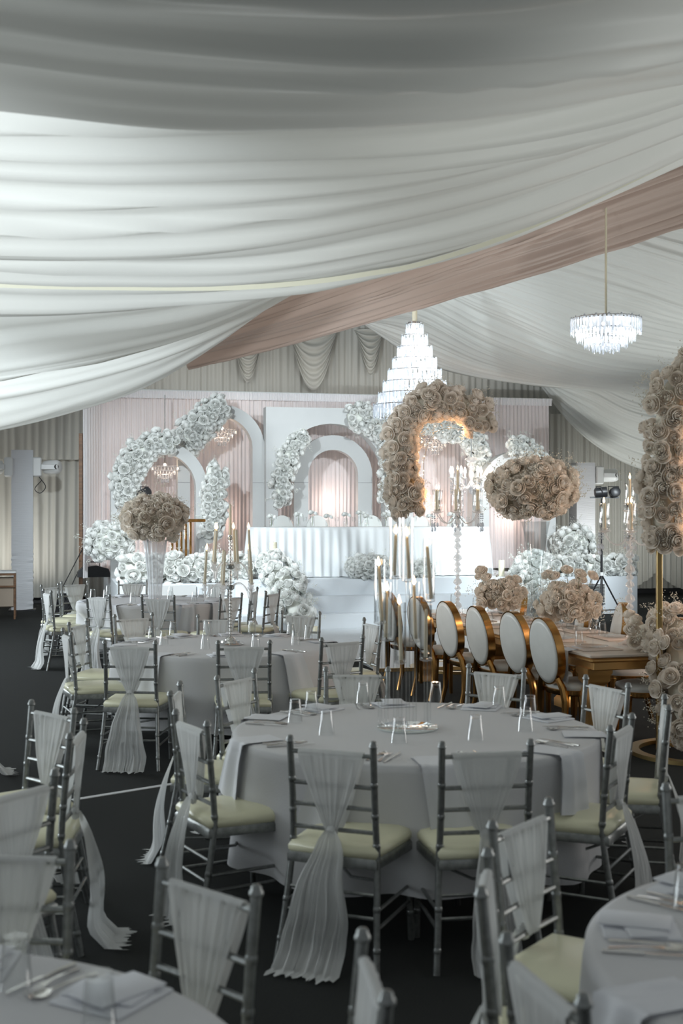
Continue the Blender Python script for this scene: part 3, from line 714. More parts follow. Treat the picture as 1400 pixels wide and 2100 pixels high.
def sash_mesh(seed, off, trail, wid):
    rnd = random.Random(seed); N = 46; rows = []
    # front layer up, over the top rail, down the back to the knot, then the tail to the floor
    prof = []
    for k in range(13): f = k/12; prof.append(('f', f))
    for k in range(5): prof.append(('o', k/4))
    for k in range(15): prof.append(('b', k/14))
    for k in range(17): prof.append(('t', k/16))
    for kind, f in prof:
        row = []
        for i in range(N+1):
            u = i/N*2-1
            if kind == 'f':
                z = .545+(.865-.545)*f; w_ = .03+(.145-.03)*f**.75; y = at_z(1, z).y+.016; g = f; pl = .010
            elif kind == 'o':
                a = pi*f; z = .865+.014*sin(a)+.003; w_ = .145; y = at_z(1, .865).y+.014*cos(a); g = 1; pl = .002
            elif kind == 'b':
                z = .868-(.868-.545)*f; w_ = .145-(.145-.024)*f**1.25; y = at_z(1, z).y-.018-.006*f; g = 1-f; pl = .009*(.4+.6*f)
            else:
                z = .545*(1-f)+.006; w_ = .024+(wid-.024)*min(1, f*1.25)**.62; y = -.006-.035*sin(pi*min(f*1.1, 1))-.06*f - (trail*max(0, f-.86)/.14*.8 if f > .86 else 0); g = 1; pl = .006+.050*f
                z = max(z, .007) if f < .93 else .007+.008*abs(sin(u*9+seed))
            fold = sin(u*15+seed*1.7+1.2*nz(u*2+seed, f*.8))*.6+nz(u*7+seed, f*1.4)*.8+.3*sin(u*34+seed)
            x = u*w_+.01*(1-g)*0
            if kind == 't': x += off*f**1.4+.012*nz(f*4, seed)+.02*f*nz(u*3, f*3, seed)
            row.append(Vector((x, y-pl*abs(fold)-.002, z)))
        rows.append(row)
    mb = MB().grid(rows)
    # knot
    mb.lathe([(.001, -.028), (.022, -.02), (.028, 0), (.022, .02), (.001, .028)], (0, at_z(1, .545).y-.024, .545), 10, caps=False, sy=.7)
    return mb.mesh('chair_sash', M_sash, ang=False)
SASH = [sash_mesh(1, -.05, .16, .15), sash_mesh(2, .03, .05, .125), sash_mesh(3, -.02, .10, .15), sash_mesh(4, .05, .12, .13), sash_mesh(5, .03, .08, .10)]
CHAIR0 = make_chair(); first_chair = [True]
def place_chair(pos, rz, desc, group, k):
    """desc completes 'silver bamboo-style chair ...'"""
    r = CHAIR0 if first_chair[0] else dup(CHAIR0); first_chair[0] = False
    r.location = (pos[0], pos[1], 0); r.rotation_euler = (0, 0, rz)
    tag(r, 'silver chair with ivory seat '+desc, 'chair', group)
    s = inst('chair_sash', SASH[k % 5], None, (pos[0], pos[1], 0), rz)
    tag(s, 'white chiffon sash tied to the chair '+desc, 'sash', 'chiffon sashes tied to the silver chairs')
    return r
TAB = {'C': (.372, 6.41), 'L': (-.97, 10.4), 'B': (-2.3, 15.5), 'NL': (-1.05, 2.3), 'NR': (1.53, 3.1), 'OL': (-2.4, 5.2), 'FL': (-3.6, 8.7)}
SEATS = {k: [] for k in TAB}
def chair_px(tb, p1, p2, desc, k, group):
    a = G(p1[0], p1[1], .92); b = G(p2[0], p2[1], .92); m = (a+b)/2; tc = Vector((*TAB[tb], 0)); d = Vector((tc.x-m.x, tc.y-m.y)).normalized()
    e = (b-a); n = Vector((-e.y, e.x)).normalized()
    if n.dot(d) < 0: n = -n
    ang = atan2(n.y, n.x)-atan2(d.y, d.x); ang = (ang+pi) % (2*pi)-pi
    if abs(ang) > .45: ang = math.copysign(.45, ang)*.6
    az = atan2(d.y, d.x)+ang
    place_chair((m.x, m.y), az-pi/2, desc, group, k); SEATS[tb].append((atan2(-d.y, -d.x), desc, (m-tc).length))
def chair_ang(tb, deg, r, desc, k, group, off=0):
    tc = TAB[tb]; a = radians(deg); place_chair((tc[0]+r*cos(a), tc[1]+r*sin(a)), a+pi/2+off, desc, group, k); SEATS[tb].append((a, desc, r))
g = 'chairs around the mirror-base candle table'
chair_px('C', (595, 1512), (765, 1525), 'at the front left of the tube-candle table', 0, g)
chair_px('C', (912, 1525), (1082, 1520), 'at the front right of the tube-candle table', 4, g)
chair_px('C', (355, 1456), (431, 1484), 'at the near left of the tube-candle table', 1, g)
chair_px('C', (345, 1424), (373, 1396), 'at the far left of the tube-candle table', 2, g)
chair_px('C', (436, 1390), (530, 1372), 'at the back left of the tube-candle table', 3, g)
chair_px('C', (680, 1366), (785, 1375), 'behind the tube candles, left of the rods', 1, g)
chair_px('C', (960, 1363), (1075, 1372), 'behind the tube candles, right of the rods', 2, g)
chair_px('C', (1197, 1386), (1292, 1404), 'at the back right of the tube-candle table', 1, g)
chair_px('C', (1250, 1492), (1296, 1466), 'at the near right of the tube-candle table', 3, g)
chair_px('C', (1370, 1450), (1362, 1426), 'at the far right of the tube-candle table', 2, g)
g = 'chairs around the candelabrum table'
chair_px('L', (217, 1315), (316, 1316), 'at the front left of the candelabrum table', 2, g)
chair_px('L', (446, 1316), (554, 1315), 'in front of the silver candelabrum', 1, g)
chair_px('L', (658, 1310), (745, 1304), 'at the front right of the candelabrum table', 3, g)
chair_px('L', (735, 1266), (794, 1278), 'at the right of the candelabrum table', 0, g)
chair_ang('L', -158, 1.27, 'at the near left of the candelabrum table', 1, g)
chair_px('L', (136, 1279), (183, 1269), 'at the far left of the candelabrum table', 2, g)
chair_px('L', (235, 1262), (312, 1258), 'behind the candelabrum table, at its left', 4, g)
chair_px('L', (407, 1262), (490, 1262), 'directly behind the candelabrum base', 1, g)
chair_px('L', (579, 1254), (654, 1256), 'behind the candelabrum table, by the pillar candle', 3, g)
g = 'chairs around the fluted vase table'
chair_px('B', (167, 1217), (236, 1221), 'at the front left of the fluted-vase table', 2, g)
chair_px('B', (287, 1221), (361, 1222), 'in front of the fluted vase', 1, g)
chair_px('B', (451, 1221), (497, 1217), 'at the front right of the fluted-vase table', 0, g)
chair_px('B', (504, 1212), (537, 1202), 'at the right of the fluted-vase table', 3, g)
chair_px('B', (541, 1214), (576, 1209), 'pulled out right of the fluted-vase table', 4, g)
chair_ang('B', -153, 1.3, 'at the near left of the fluted-vase table', 2, g)
chair_ang('B', 158, 1.5, 'at the far left of the fluted-vase table', 1, g)
chair_px('B', (127, 1194), (179, 1192), 'behind the fluted-vase table, by the loudspeaker', 3, g)
chair_px('B', (241, 1191), (303, 1192), 'behind the fluted vase, at its left', 4, g)
chair_ang('B', 62, 1.4, 'behind the fluted-vase table, at its right', 2, g)
g = 'chairs at the near left table'
chair_px('NL', (336, 1766), (521, 1821), 'at the far right of the near left table', 1, g)
chair_ang('NL', 86, 1.33, 'behind the near left table', 2, g)
chair_px('NL', (744, 1914), (792, 2039), 'cut by the bottom edge mid-photo', 3, g)
g = 'chairs at the near right table'
chair_px('NR', (1014, 1686), (1121, 1643), 'at the far left of the near right table', 4, g)
chair_px('NR', (1000, 1745), (987, 1825), 'at the left end of the near right table', 2, g)
chair_px('NR', (1043, 1923), (1191, 2043), 'at the near left of the near right table', 1, g)
chair_ang('NR', 100, 1.32, 'behind the near right table', 3, g)
g = 'chairs at the table beyond the left edge'
chair_px('OL', (67, 1439), (149, 1455), 'farthest of three at the left edge', 2, g)
chair_px('OL', (170, 1479), (145, 1505), 'middle of three at the left edge', 0, g)
chair_px('OL', (-45, 1622), (112, 1582), 'nearest of three at the left edge', 4, g)
place_chair((-2.56, 8.98), radians(110), 'at the left edge, showing only its sash tail', 'chairs at the far left table', 0)
# ------------------------------------------------------------------ ROUND TABLES
TZ = .76
def round_table(key, desc, cdesc, seed, hem=.19, R=.915):
    x, y = TAB[key]; root = empty('round_table', (x, y, 0), 0, 'round folding banquet table '+desc, 'table', 'round banquet tables')
    MB().lathe([(R-.02, .725), (R, .73), (R, .752), (R-.01, .755)], n=48).build('tabletop', M_wood, root)
    for a in (0, 1, 2, 3): MB().tube([(cos(a*pi/2+.4)*.4, sin(a*pi/2+.4)*.4, .73), (cos(a*pi/2+.4)*.45, sin(a*pi/2+.4)*.45, 0)], .016, 8).build('leg', M_black, root)
    rows = []; n = 360; ph = seed*1.3
    for rr in (.02, .45, .8, .895): rows.append([Vector((rr*cos(2*pi*i/n), rr*sin(2*pi*i/n), TZ+.0)) for i in range(n)])
    K = 16
    for k in range(K+1):
        f = k/K; row = []
        for i in range(n):
            a = 2*pi*i/n
            big = sin(a*9+ph+1.5*nz(cos(a)*1.5+seed, sin(a)*1.5))*.6+.5*nz(cos(a)*4+seed, sin(a)*4, 1)+.35*sin(a*17+ph*2)
            amp = .055*(f**1.1)
            r = R+.006+.03*f+amp*big
            z = (TZ-.004)*(1-f)+hem*f + (.012*sin(a*4+ph) if k == K else 0)
            if k == 0: r = R+.004; z = TZ-.006
            for sa, sd, sr in SEATS[key]:
                da = abs((a-sa+pi) % (2*pi)-pi)
                if da < .42 and sr-.49 < r:
                    w1 = 1 if da < .27 else (.42-da)/.15; w2 = min(1, max(0, (.66-z)/.13)); r = r+(sr-.49-r)*w1*w2
            row.append(Vector((r*cos(a), r*sin(a), z)))
        rows.append(row)
    mb = MB().grid(rows, closed=True); mb.f.append(tuple(range(n-1, -1, -1)))
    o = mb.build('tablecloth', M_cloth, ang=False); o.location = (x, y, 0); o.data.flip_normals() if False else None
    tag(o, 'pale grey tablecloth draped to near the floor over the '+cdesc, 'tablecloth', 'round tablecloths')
round_table('C', 'carrying the tube candles on a mirror', 'tube-candle table', 1)
round_table('L', 'carrying the silver candelabrum', 'candelabrum table', 2)
round_table('B', 'carrying the fluted vase of roses', 'fluted-vase table', 3)
round_table('NL', 'in the bottom left corner', 'table in the bottom left corner', 4)
round_table('NR', 'in the bottom right corner', 'table in the bottom right corner', 5)
# ------------------------------------------------------------------ place settings
tum = MB().lathe([(.040, 0), (.0385, .002), (.030, .112), (.028, .120), (.001, .120)], n=20, caps=False)
tum.lathe([(.0375, .001), (.0275, .104), (.001, .108)], n=20, caps=False)
TUM = tum.mesh('tumbler', M_glass)
def spoon_mesh():
    mb = MB(); rows = []
    for k in range(21):
        f = k/20; y = -.10+.2*f
        w_ = .004+.0035*(1-f)**2 if f < .7 else .004+.017*max(0.0, sin(pi*(f-.7)/.3))**.7
        z = .004+.006*sin(pi*f)*.6-(.007*sin(pi*max(0, f-.7)/.3))
        rows.append([Vector((w_*u, y, z+(.006*u*u if f > .7 else .002*(1-abs(u))))) for u in (-1, -.5, 0, .5, 1)]+[Vector((w_*u, y, z-.0015+(.006*u*u if f > .7 else 0))) for u in (1, .5, 0, -.5, -1)])
    mb.grid(rows, closed=True); return mb.mesh('spoon', M_chrome)
def fork_mesh():
    mb = MB(); rows = []
    for k in range(15):
        f = k/14; y = -.10+.14*f; w_ = .004+.0035*(1-f)**2+(.008*max(0, f-.75)/.25)
        z = .004+.006*sin(pi*f*.7)
        rows.append([Vector((w_*u, y, z+.001)) for u in (-1, 0, 1)]+[Vector((w_*u, y, z-.001)) for u in (1, 0, -1)])
    mb.grid(rows, closed=True)
    for x in (-.0105, -.0035, .0035, .0105): mb.tube([(x, .038, .0085), (x, .065, .006), (x*.95, .10, .010)], [.002, .0018, .0008], 5)
    return mb.mesh('fork', M_chrome)
def knife_mesh():
    mb = MB(); mb.tube([(0, -.115, .005), (0, -.06, .006), (0, -.01, .005)], [.005, .006, .0045], 7)
    rows = [[Vector((-.001, y, .009)), Vector((x, y, .009)), Vector((x, y, .0065)), Vector((-.001, y, .0065))] for y, x in ((-.012, .005), (.0, .009), (.08, .009), (.105, .006), (.118, .001))]
    mb.grid(rows, closed=True); mb.f.append((len(mb.v)-4, len(mb.v)-3, len(mb.v)-2, len(mb.v)-1)); return mb.mesh('table_knife', M_chrome)
SPOON, FORK, KNIFE = spoon_mesh(), fork_mesh(), knife_mesh()
def napkin_mesh(seed, hang, w0=.17):
    """strip lying on the cloth, local -y towards the chair; r measured from the table centre along -y"""
    rows = []; K = 26; R = .93; rnd = random.Random(seed); sk = rnd.uniform(-.25, .25)
    L_in = .20; tot = L_in+hang
    for k in range(K+1):
        q = tot*k/K
        if q < L_in: y = -(R-L_in+q); z = TZ+.008
        else:
            h = q-L_in; y = -(R+.012+.012*sin(min(h/.06, pi/2))+.10*h); z = TZ-.002-h*.985
            if h < .02: z = TZ+.006-h*.4
        row = []
        for i in range(13):
            u = i/12*2-1; spread = 1+.35*max(0, q-L_in)/max(hang, .01)
            x = u*w0/2*spread+sk*max(0, q-L_in)
            row.append(Vector((x, y-.008*sin(u*5+seed)*(q > L_in), z+.003*nz(u*4, q*9, seed)-(.10*max(0, q-L_in)*(u*.6*(1 if seed % 2 else -1))))))
        rows.append(row)
    mb = MB().grid(rows); n = len(mb.v); top = [Vector(v) for v in mb.v]
    mb.add([v+(Vector((0, 0, -.006)) if v.z > TZ else Vector((0, .006, 0))) for v in top], [tuple(reversed(f)) for f in mb.f])
    return mb.mesh('napkin', M_napkin, ang=False)
def folded_mesh():
    mb = MB(); mb.box((0, -.78, TZ+.004), (.2, .2, .008), .1, .003); mb.box((.01, -.775, TZ+.012), (.19, .1, .008), .22, .003); mb.box((-.01, -.79, TZ+.019), (.12, .19, .006), -.1, .003)
    return mb.mesh('napkin', M_napkin)
NAPH = [napkin_mesh(1, .30), napkin_mesh(2, .34, .19), napkin_mesh(3, .26)]; NAPF = folded_mesh()
def setting(key, a, desc, kind, k, cut=True):
    """a: direction of the seat; kind: 'h' hanging napkin, 'f' folded napkin, None none"""
    x, y = TAB[key]; rz = a+pi/2; M = Matrix.Translation((x, y, 0)) @ Matrix.Rotation(rz, 4, 'Z')
    rnd = random.Random(k*7+len(desc))
    def put(name, me, lx, ly, dz, rr, lab, cat, grp):
        p = M @ Vector((lx, ly, TZ+dz)); o = inst(name, me, None, p, rz+rr); tag(o, lab+' '+desc, cat, grp); return o
    if False: put('tumbler', TUM, .06+rnd.uniform(-.05, .08), -.56+rnd.uniform(-.04, .05), .001, 0, 'upturned tumbler at the seat', 'glass', 'upturned tumblers')
    if kind:
        me = NAPF if kind == 'f' else NAPH[k % 3]; dx = -.10
        o = inst('napkin', me, None, M @ Vector((dx, 0, 0)), rz)
        tag(o, ('folded white napkin for the seat ' if kind == 'f' else 'white napkin over the edge ')+desc, 'napkin', 'white napkins')
    if cut:
        tw = rnd.uniform(-.25, .1)
        put('table_knife', KNIFE, .11, -.76, 0, tw, 'steel knife for the seat', 'knife', 'table knives')
        put('fork', FORK, .075, -.76, .001, tw+.08, 'steel fork for the seat', 'fork', 'forks')
        put('spoon', SPOON, .035, -.76, .002, tw-.10, 'steel spoon for the seat', 'spoon', 'spoons')
kinds = ['h', 'h', 'h', 'h', 'f', 'f', 'f', 'f', 'h', 'h']
for i, (a, d, _r) in enumerate(SEATS['C']): setting('C', a, d, kinds[i], i)
kinds = ['h', 'f', 'h', 'h', 'f', 'f', 'f', 'f', 'f']
for i, (a, d, _r) in enumerate(SEATS['L']): setting('L', a, d, kinds[i], i+20)
for i, (a, d, _r) in enumerate(SEATS['B']): setting('B', a, d, 'f' if i % 2 else 'h', i+40)
for i, (a, d, _r) in enumerate(SEATS['NL']): setting('NL', a, d, 'f' if i else 'f', i+60)
for i, (a, d, _r) in enumerate(SEATS['NR'][:3]): setting('NR', a, d, 'h' if i == 2 else 'f', i+70)

# upturned tumblers where each one stands
GL = {'C': [(605, 1481), (638, 1463), (669, 1507), (744, 1442), (893, 1442), (1023, 1452), (1086, 1472), (1077, 1500), (975, 1518), (818, 1524)],
      'L': [(312, 1313), (336, 1323), (355, 1302), (424, 1299), (421, 1331), (516, 1301), (524, 1331), (596, 1304), (606, 1323), (632, 1311)],
      'B': [(190, 1228), (217, 1229), (222, 1220), (272, 1236), (348, 1230), (398, 1234), (411, 1226), (424, 1225), (437, 1227), (350, 1222)],
      'NL': [(32, 2026), (203, 2108)], 'NR': [(1407, 1862)]}
for key, lst in GL.items():
    pos = [G(px, py, TZ) for px, py in lst]; free = list(SEATS[key]); tc = TAB[key]
    for p in pos:
        a = atan2(p.y-tc[1], p.x-tc[0])
        if free: q = min(free, key=lambda e: abs((a-e[0]+pi) % (2*pi)-pi)); free.remove(q); lab = 'upturned tumbler at the seat '+q[1]
        else: lab = 'upturned tumbler right of the silver candelabrum base, nearest the table edge'
        tag(inst('tumbler', TUM, None, (p.x, p.y, TZ+.001)), lab, 'glass', 'upturned tumblers')
# ------------------------------------------------------------------ GOLD TABLE with oval-backed chairs
TC = tent(0, 0)
near_left = Vector((1.90, 9.68, 0)); ud = Vector((-.258, .966, 0)).normalized(); us = Vector((ud.y, -ud.x, 0)); GA = atan2(us.y, us.x)
GL, GW = 4.5, .98
gc_ = near_left+ud*GL/2+us*GW/2
def gt(u, v, z=0):    # u along the length from the near end, v across from the left edge
    p = near_left+ud*u+us*v; return Vector((p.x, p.y, z))
gt_root = empty('gold_table', (gc_.x, gc_.y, 0), GA, 'long gold table with moulded edge, flowers and candelabra on it', 'table')
MB().box((0, 0, .745), (GW, GL, .03), 0, .008).build('tabletop', mat('mirror_cream_top', (.62, .54, .46), .18, spec=.8), gt_root)
mb = MB().box((0, 0, .712), (GW-.02, GL-.02, .036), 0, .012); mb.box((0, 0, .665), (GW-.10, GL-.10, .07), 0, .006); M_tg = mat('table_gold', (.72, .42, .16), .3, metal=.8); mb.build('apron', M_tg, gt_root)
prof = [(.10, 0), (.10, .07), (.075, .10), (.06, .16), (.085, .30), (.10, .42), (.07, .50), (.105, .54), (.105, .58), (.12, .60), (.12, .64)]
for sx in (-1, 1):
    for sy in (-.97, 0, .97): MB().lathe([(r*1.25, z) for r, z in prof], (sx*(GW/2-.13), sy*(GL/2-.14), 0), 4, ph=pi/4).build('leg', M_tg, gt_root)
def oval_chair():
    r = empty('oval_back_chair', (0, 0, 0)); rx, rz = .205, .26; cz = .745
    def yb(z): return -.20-.16*(z-.45)
    def ell(s, dy, n=36): return [Vector((rx*s*cos(2*pi*i/n), yb(cz+rz*s*sin(2*pi*i/n))+dy, cz+rz*s*sin(2*pi*i/n))) for i in range(n)]
    mb = MB().grid([ell(.97, -.034), ell(1.035, -.034), ell(1.035, .034), ell(.97, .034), ell(.97, -.034)], closed=True); mb.build('back_rim', M_gold, r)
    mb = MB().grid([ell(.02, -.046), ell(.85, -.044), ell(.99, -.035), ell(.99, .034), ell(.85, .044), ell(.02, .05)], closed=True); mb.f += [tuple(range(36)), tuple(range(215, 179, -1))]; mb.build('backrest', M_uph, r, ang=False)
    def seat(s, z, n=32):
        out = []
        for i in range(n):
            a = 2*pi*i/n; c, s_ = cos(a), sin(a); out.append(Vector((.235*s*math.copysign(abs(c)**.7, c), .02+.225*s*math.copysign(abs(s_)**.7, s_), z)))
        return out
    mb = MB().grid([seat(.96, .40), seat(1.0, .41), seat(1.0, .44), seat(.97, .445)], closed=True); mb.f += [tuple(range(31, -1, -1)), tuple(range(96, 128))]; mb.build('seat_frame', M_gold, r)
    mb = MB().grid([seat(.94, .44), seat(.98, .46), seat(.95, .485), seat(.75, .503), seat(.4, .51)], closed=True); mb.f.append(tuple(range(128, 160))); mb.build('seat', M_uph, r, ang=False)
    for sx in (-1, 1):
        MB().tube([(sx*.19, .19, .42), (sx*.195, .195, .3), (sx*.19, .195, .12), (sx*.192, .20, 0)], [.030, .028, .021, .018], 8).build('leg', M_gold, r)
        MB().tube([(sx*.12, -.225, .54), (sx*.165, -.205, .46), (sx*.185, -.195, .36), (sx*.185, -.20, .18), (sx*.19, -.245, 0)], [.024, .030, .030, .024, .019], 8).build('leg', M_gold, r)
    return r
oc = oval_chair(); k = 0
orders = ['nearest', 'second nearest', 'third nearest', 'fourth nearest', 'fifth nearest', 'farthest']
def put_oval(u, v, rz, lab):
    global k
    r = oc if k == 0 else dup(oc); k += 1
    p = gt(u, v); r.location = (p.x, p.y, 0); r.rotation_euler = (0, 0, rz)
    tag(r, lab, 'chair', 'oval-backed chairs at the gold table')
# left side: chair faces right; its back sits .23 behind the root
for i, (px, d, dr) in enumerate([(1121, 10.1, 0), (1058, 10.72, .04), (984, 11.3, -.03), (922, 11.9, .02), (862, 12.55, .05), (800, 13.3, 0)]):
    X = (px-CX)/F*d; az = GA+radians(7)+dr*.7; fx, fy = cos(az), sin(az)
    r = oc if i == 0 else dup(oc); k += 1
    r.location = (X+fx*.25, d+fy*.25, 0); r.rotation_euler = (0, 0, az-pi/2)
    tag(r, 'oval white-backed gold chair, '+orders[i]+' on the left side of the gold table', 'chair', 'oval-backed chairs at the gold table')
for i, (px, yt) in enumerate([(1390, 1268), (1350, 1248), (1270, 1237), (1195, 1226), (1124, 1217), (1065, 1211)]):
    d = (CH-1.005)*F/(yt-HY); X = (px-CX)/F*d; az = GA+pi+radians(-14); fx, fy = cos(az), sin(az)
    r = dup(oc); r.location = (X+fx*.25, d+fy*.25, 0); r.rotation_euler = (0, 0, az-pi/2)
    tag(r, 'oval cream-backed gold chair, '+orders[i]+' on the right side of the gold table', 'chair', 'oval-backed chairs at the gold table')
# runner and napkins, tumblers
gz = .761
def lay(name, me, u, v, dz, rr, lab, cat, grp):
    o = inst(name, me, None, gt(u, v, gz+dz), GA+rr); return tag(o, lab, cat, grp)
pm = MB().box((0, 0, .004), (.34, .42, .008), 0, .003).mesh('place_mat', mat('blush_place_mat', (.70, .58, .50), .7))
plate = MB().lathe([(.001, 0), (.07, 0), (.13, .012), (.131, .015), (.07, .004), (.001, .004)], n=28, caps=False).mesh('plate', M_glass)
wine = MB().lathe([(.033, 0), (.034, .003), (.005, .012), (.0045, .08), (.02, .095), (.038, .13), (.036, .18), (.034, .205), (.035, .18), (.036, .13), (.01, .098)], n=16, caps=False).mesh('wine_glass', M_glass)
for i in range(6):
    u = .42+.66*i
    for sd, v in (('left', .22), ('right', .76)):
        lay('place_mat', pm, u, v, 0, 0, 'blush place mat, %s on the %s side of the gold table' % (orders[i], sd), 'place mat', 'place mats on the gold table')
        lay('plate', plate, u, v, .009, 0, 'clear glass plate, %s on the %s side of the gold table' % (orders[i], sd), 'plate', 'plates on the gold table')
        lay('wine_glass', wine, u+.19, v+(.1 if sd == 'left' else -.1), 0, 0, 'stemmed wine glass, %s on the %s side of the gold table' % (orders[i], sd), 'glass', 'wine glasses on the gold table')
        lay('tumbler', TUM, u+.24, v+(.0 if sd == 'left' else -.0), 0, 0, 'upturned tumbler, %s on the %s side of the gold table' % (orders[i], sd), 'glass', 'tumblers on the gold table')
# napkin strip hanging at the near left place
mb = MB().grid([[gt(.42+.09*j, -.03 if q > 0 else .1, gz+.012 if q == 0 else .775-q) for j in (-1, 0, 1)] for q in (0, .02, .15, .34)]); tag(mb.build('napkin', M_napkin), 'white napkin hanging off the left edge near the end of the gold table', 'napkin')
# low bouquets in glass bowls
def bouquet(px, Yd, lab, R, seed, n):
    X = (px-CX)/F*Yd; c = Vector((X, Yd, .761)); rnd = random.Random(seed)
    it = [(p*rnd.uniform(.85, 1.25)+Vector((0, 0, .12+R*.62)), d, r) for p, d, r in ball_items(R*.9, R*.75, R*.66, n, .052, seed, -.7)]
    root = arrangement('rose_bouquet', lab, 'flowers', c, it, False, 60, 14, MB().sphere((0, 0, .12+R*.62), R*.55, 10, 6, .7), seed)
    MB().lathe([(.06, 0), (.065, .01), (.05, .05), (.08, .12), (.078, .12), (.048, .05)], n=16, caps=False).build('bowl', M_glass, root)
    mb = MB()
    for q in range(7):
        a = rnd.random()*6; e = Vector((cos(a)*R*.7, sin(a)*R*.4, .12+R*.62+R*(.55+.5*rnd.random()))); mb.tube([Vector((cos(a)*R*.3, 0, R*.6)), e], .003, 4)
        inst('rose', ROSE[q % 4], root, M=frame(e, Vector((cos(a)*.5, -.6, .8)), .048, q))
    mb.build('stems', M_leaf, root)
bouquet(1022, 12.2, 'low bouquet of cream roses at the far half of the gold table', .25, 41, 46)
bouquet(1168, 10.85, 'low bouquet of cream roses at the near half of the gold table', .28, 42, 52)
# ------------------------------------------------------------------ tall trumpet vase with rose ball
def tall_ball(px, Yd, z0, prof, ball_px, ball_py, rx, rz, n, r, lab_v, lab_f, seed, glass, flutes=False):
    X = (px-CX)/F*Yd
    root = empty('tall_vase', (X, Yd, z0), 0, lab_v, 'vase')
    if flutes:
        rows = []
        for rr, z in prof: rows.append([Vector((rr*(1+.07*sin(14*a))*cos(a), rr*(1+.07*sin(14*a))*sin(a), z)) for a in [2*pi*i/112 for i in range(112)]])
        MB().grid(rows, closed=True).build('vase_body', glass, root, ang=False)
    else: MB().lathe(prof, n=28, caps=False).build('vase_body', glass, root)
    MB().lathe([(.09, 0), (.09, .012), (.05, .02)], n=24).build('foot', glass, root)
    c = P(ball_px, ball_py, Yd)
    it = ball_items(rx, rx*.85, rz, n, r, seed, -.85)
    arrangement('rose_ball', lab_f, 'flowers', c, it, False, 110, 26, MB().sphere((0, 0, 0), rx*.72, 14, 10, rz/rx), seed)
tall_ball(1098, 11.6, .761, [(.055, .02), (.05, .05), (.02, .09), (.045, .14), (.055, .17), (.03, .21), (.03, .24), (.04, .32), (.05, .5), (.075, .7), (.105, .88), (.13, 1.0), (.125, 1.0)], 1090, 1006, .42, .30, 124, .062,
    'clear trumpet vase on the gold table', 'large ball of cream roses on the clear trumpet vase', 51, glassmat('vase_glass', (.86, .88, .88), .3, .06, .1))
tall_ball(318, 15.5, .761, [(.075, .02), (.078, .1), (.09, .3), (.115, .55), (.14, .74), (.135, .74)], 317, 1064, .41, .30, 100, .070,
    'fluted clear vase on the far left round table', 'large ball of cream roses on the fluted vase', 52, mat('fluted_glass', (.72, .74, .76), .15, spec=.8, alpha=.55), True)
# ------------------------------------------------------------------ flower arch stands
def flower_stand(px_pole, Yd, base_c, top_pts, rads, lab_s, lab_f, seed, r, arc_top, pm=None, pw=.042):
    X = (px_pole-CX)/F*Yd; pole_h = arc_top
    root = empty('flower_stand', (base_c[0], base_c[1], 0), 0, lab_s, 'stand')
    bx, by = base_c; n = 56
    MB().grid([[Vector((rr*cos(2*pi*i/n), rr*sin(2*pi*i/n), z)) for i in range(n)] for rr, z in ((.55, 0), (.55, .03), (.47, .03), (.47, 0))], closed=True).build('ring_base', M_brass, root)
    c = P(px_pole, 1060, Yd)
    MB().box((X-bx, Yd-by, pole_h/2+.015), (pw, pw, pole_h-.03), 0, .004).build('pole', pm or M_brass, root, smooth=False)
    pts = [P(x, y, Yd) for x, y in top_pts]; loc = [p-Vector((bx, by, 0)) for p in pts]
    MB().tube(spline(loc, 30), .02, 8).build('curved_arm', M_brass, root)
    c = sum(pts, Vector())/len(pts); lp = [p-c for p in pts]
    arrangement('rose_garland', lab_f, 'flower garland', c, path_items(lp, rads, .12, r, seed, True, .9), False, 190, 30, core_path(lp, rads), seed)
flower_stand(1351, 9.7, (2.76, 9.72), [(1368, 1128), (1358, 1050), (1362, 960), (1365, 880), (1375, 815), (1410, 768), (1480, 735), (1560, 760), (1600, 850)], (.17, .17, .17),
    'brass stand with a pole and ring base at the right edge', 'garland of cream roses on the brass stand at the right edge', 61, .060, 1.62)
flower_stand(838, 14.9, (1.35, 14.92), [(836, 1052), (826, 985), (820, 915), (832, 862), (880, 826), (935, 828), (975, 850), (988, 882)], (.19, .20, .19),
    'clear-poled flower stand beyond the far end of the gold table', 'arching garland of cream roses above the head table', 62, .07, 1.9, M_glass, .03)
# cascade of roses at the near end of the gold table
def cascade():
    pts = [gt(.25, .50, .86), gt(.10, .72, .92), gt(-.04, .74, .88), gt(-.20, .66, .62), gt(-.28, .66, .38), gt(-.34, .76, .18)]
    c = pts[0]; lp = [p-c for p in pts]; rads = (.15, .32, .20)
    arrangement('rose_cascade', 'cascade of cream roses from the end of the gold table down to the floor', 'flowers', c, path_items(lp, rads, .105, .062, 71, True, 1), False, 160, 26, core_path(lp, rads), 71)
cascade()
# ------------------------------------------------------------------ CANDELABRA
def taper(h, r, tip=True):
    mb = MB().lathe([(r*1.1, 0), (r, h*.1), (r*.82, h), (r*.3, h+.006), (.001, h+.006)], n=12); return mb
def flame_mb(h, s=1.0): return MB().lathe([(.001, 0), (.008*s, .008*s), (.0095*s, .017*s), (.005*s, .032*s), (.0008, .048*s)], (0, 0, h), 8, caps=False)
TAPER = {}
def candle(loc, h, lit, lab, grp, r=.0125, tilt=0, fs=1.0):
    root = empty('taper_candle', loc, 0, lab, 'candle', grp); root.rotation_euler = (0, tilt, 0)
    key = (round(h, 3), r)
    if key not in TAPER: TAPER[key] = (taper(h, r).mesh('wax', M_candle), MB().tube([(0, 0, h), (0, .001, h+.012)], .0015, 4).mesh('wick', M_black), flame_mb(h+.010, fs).mesh('flame', M_flame))
    a, b, c = TAPER[key]; inst('wax', a, root); inst('wick', b, root)
    if lit: inst('flame', c, root)
    return root
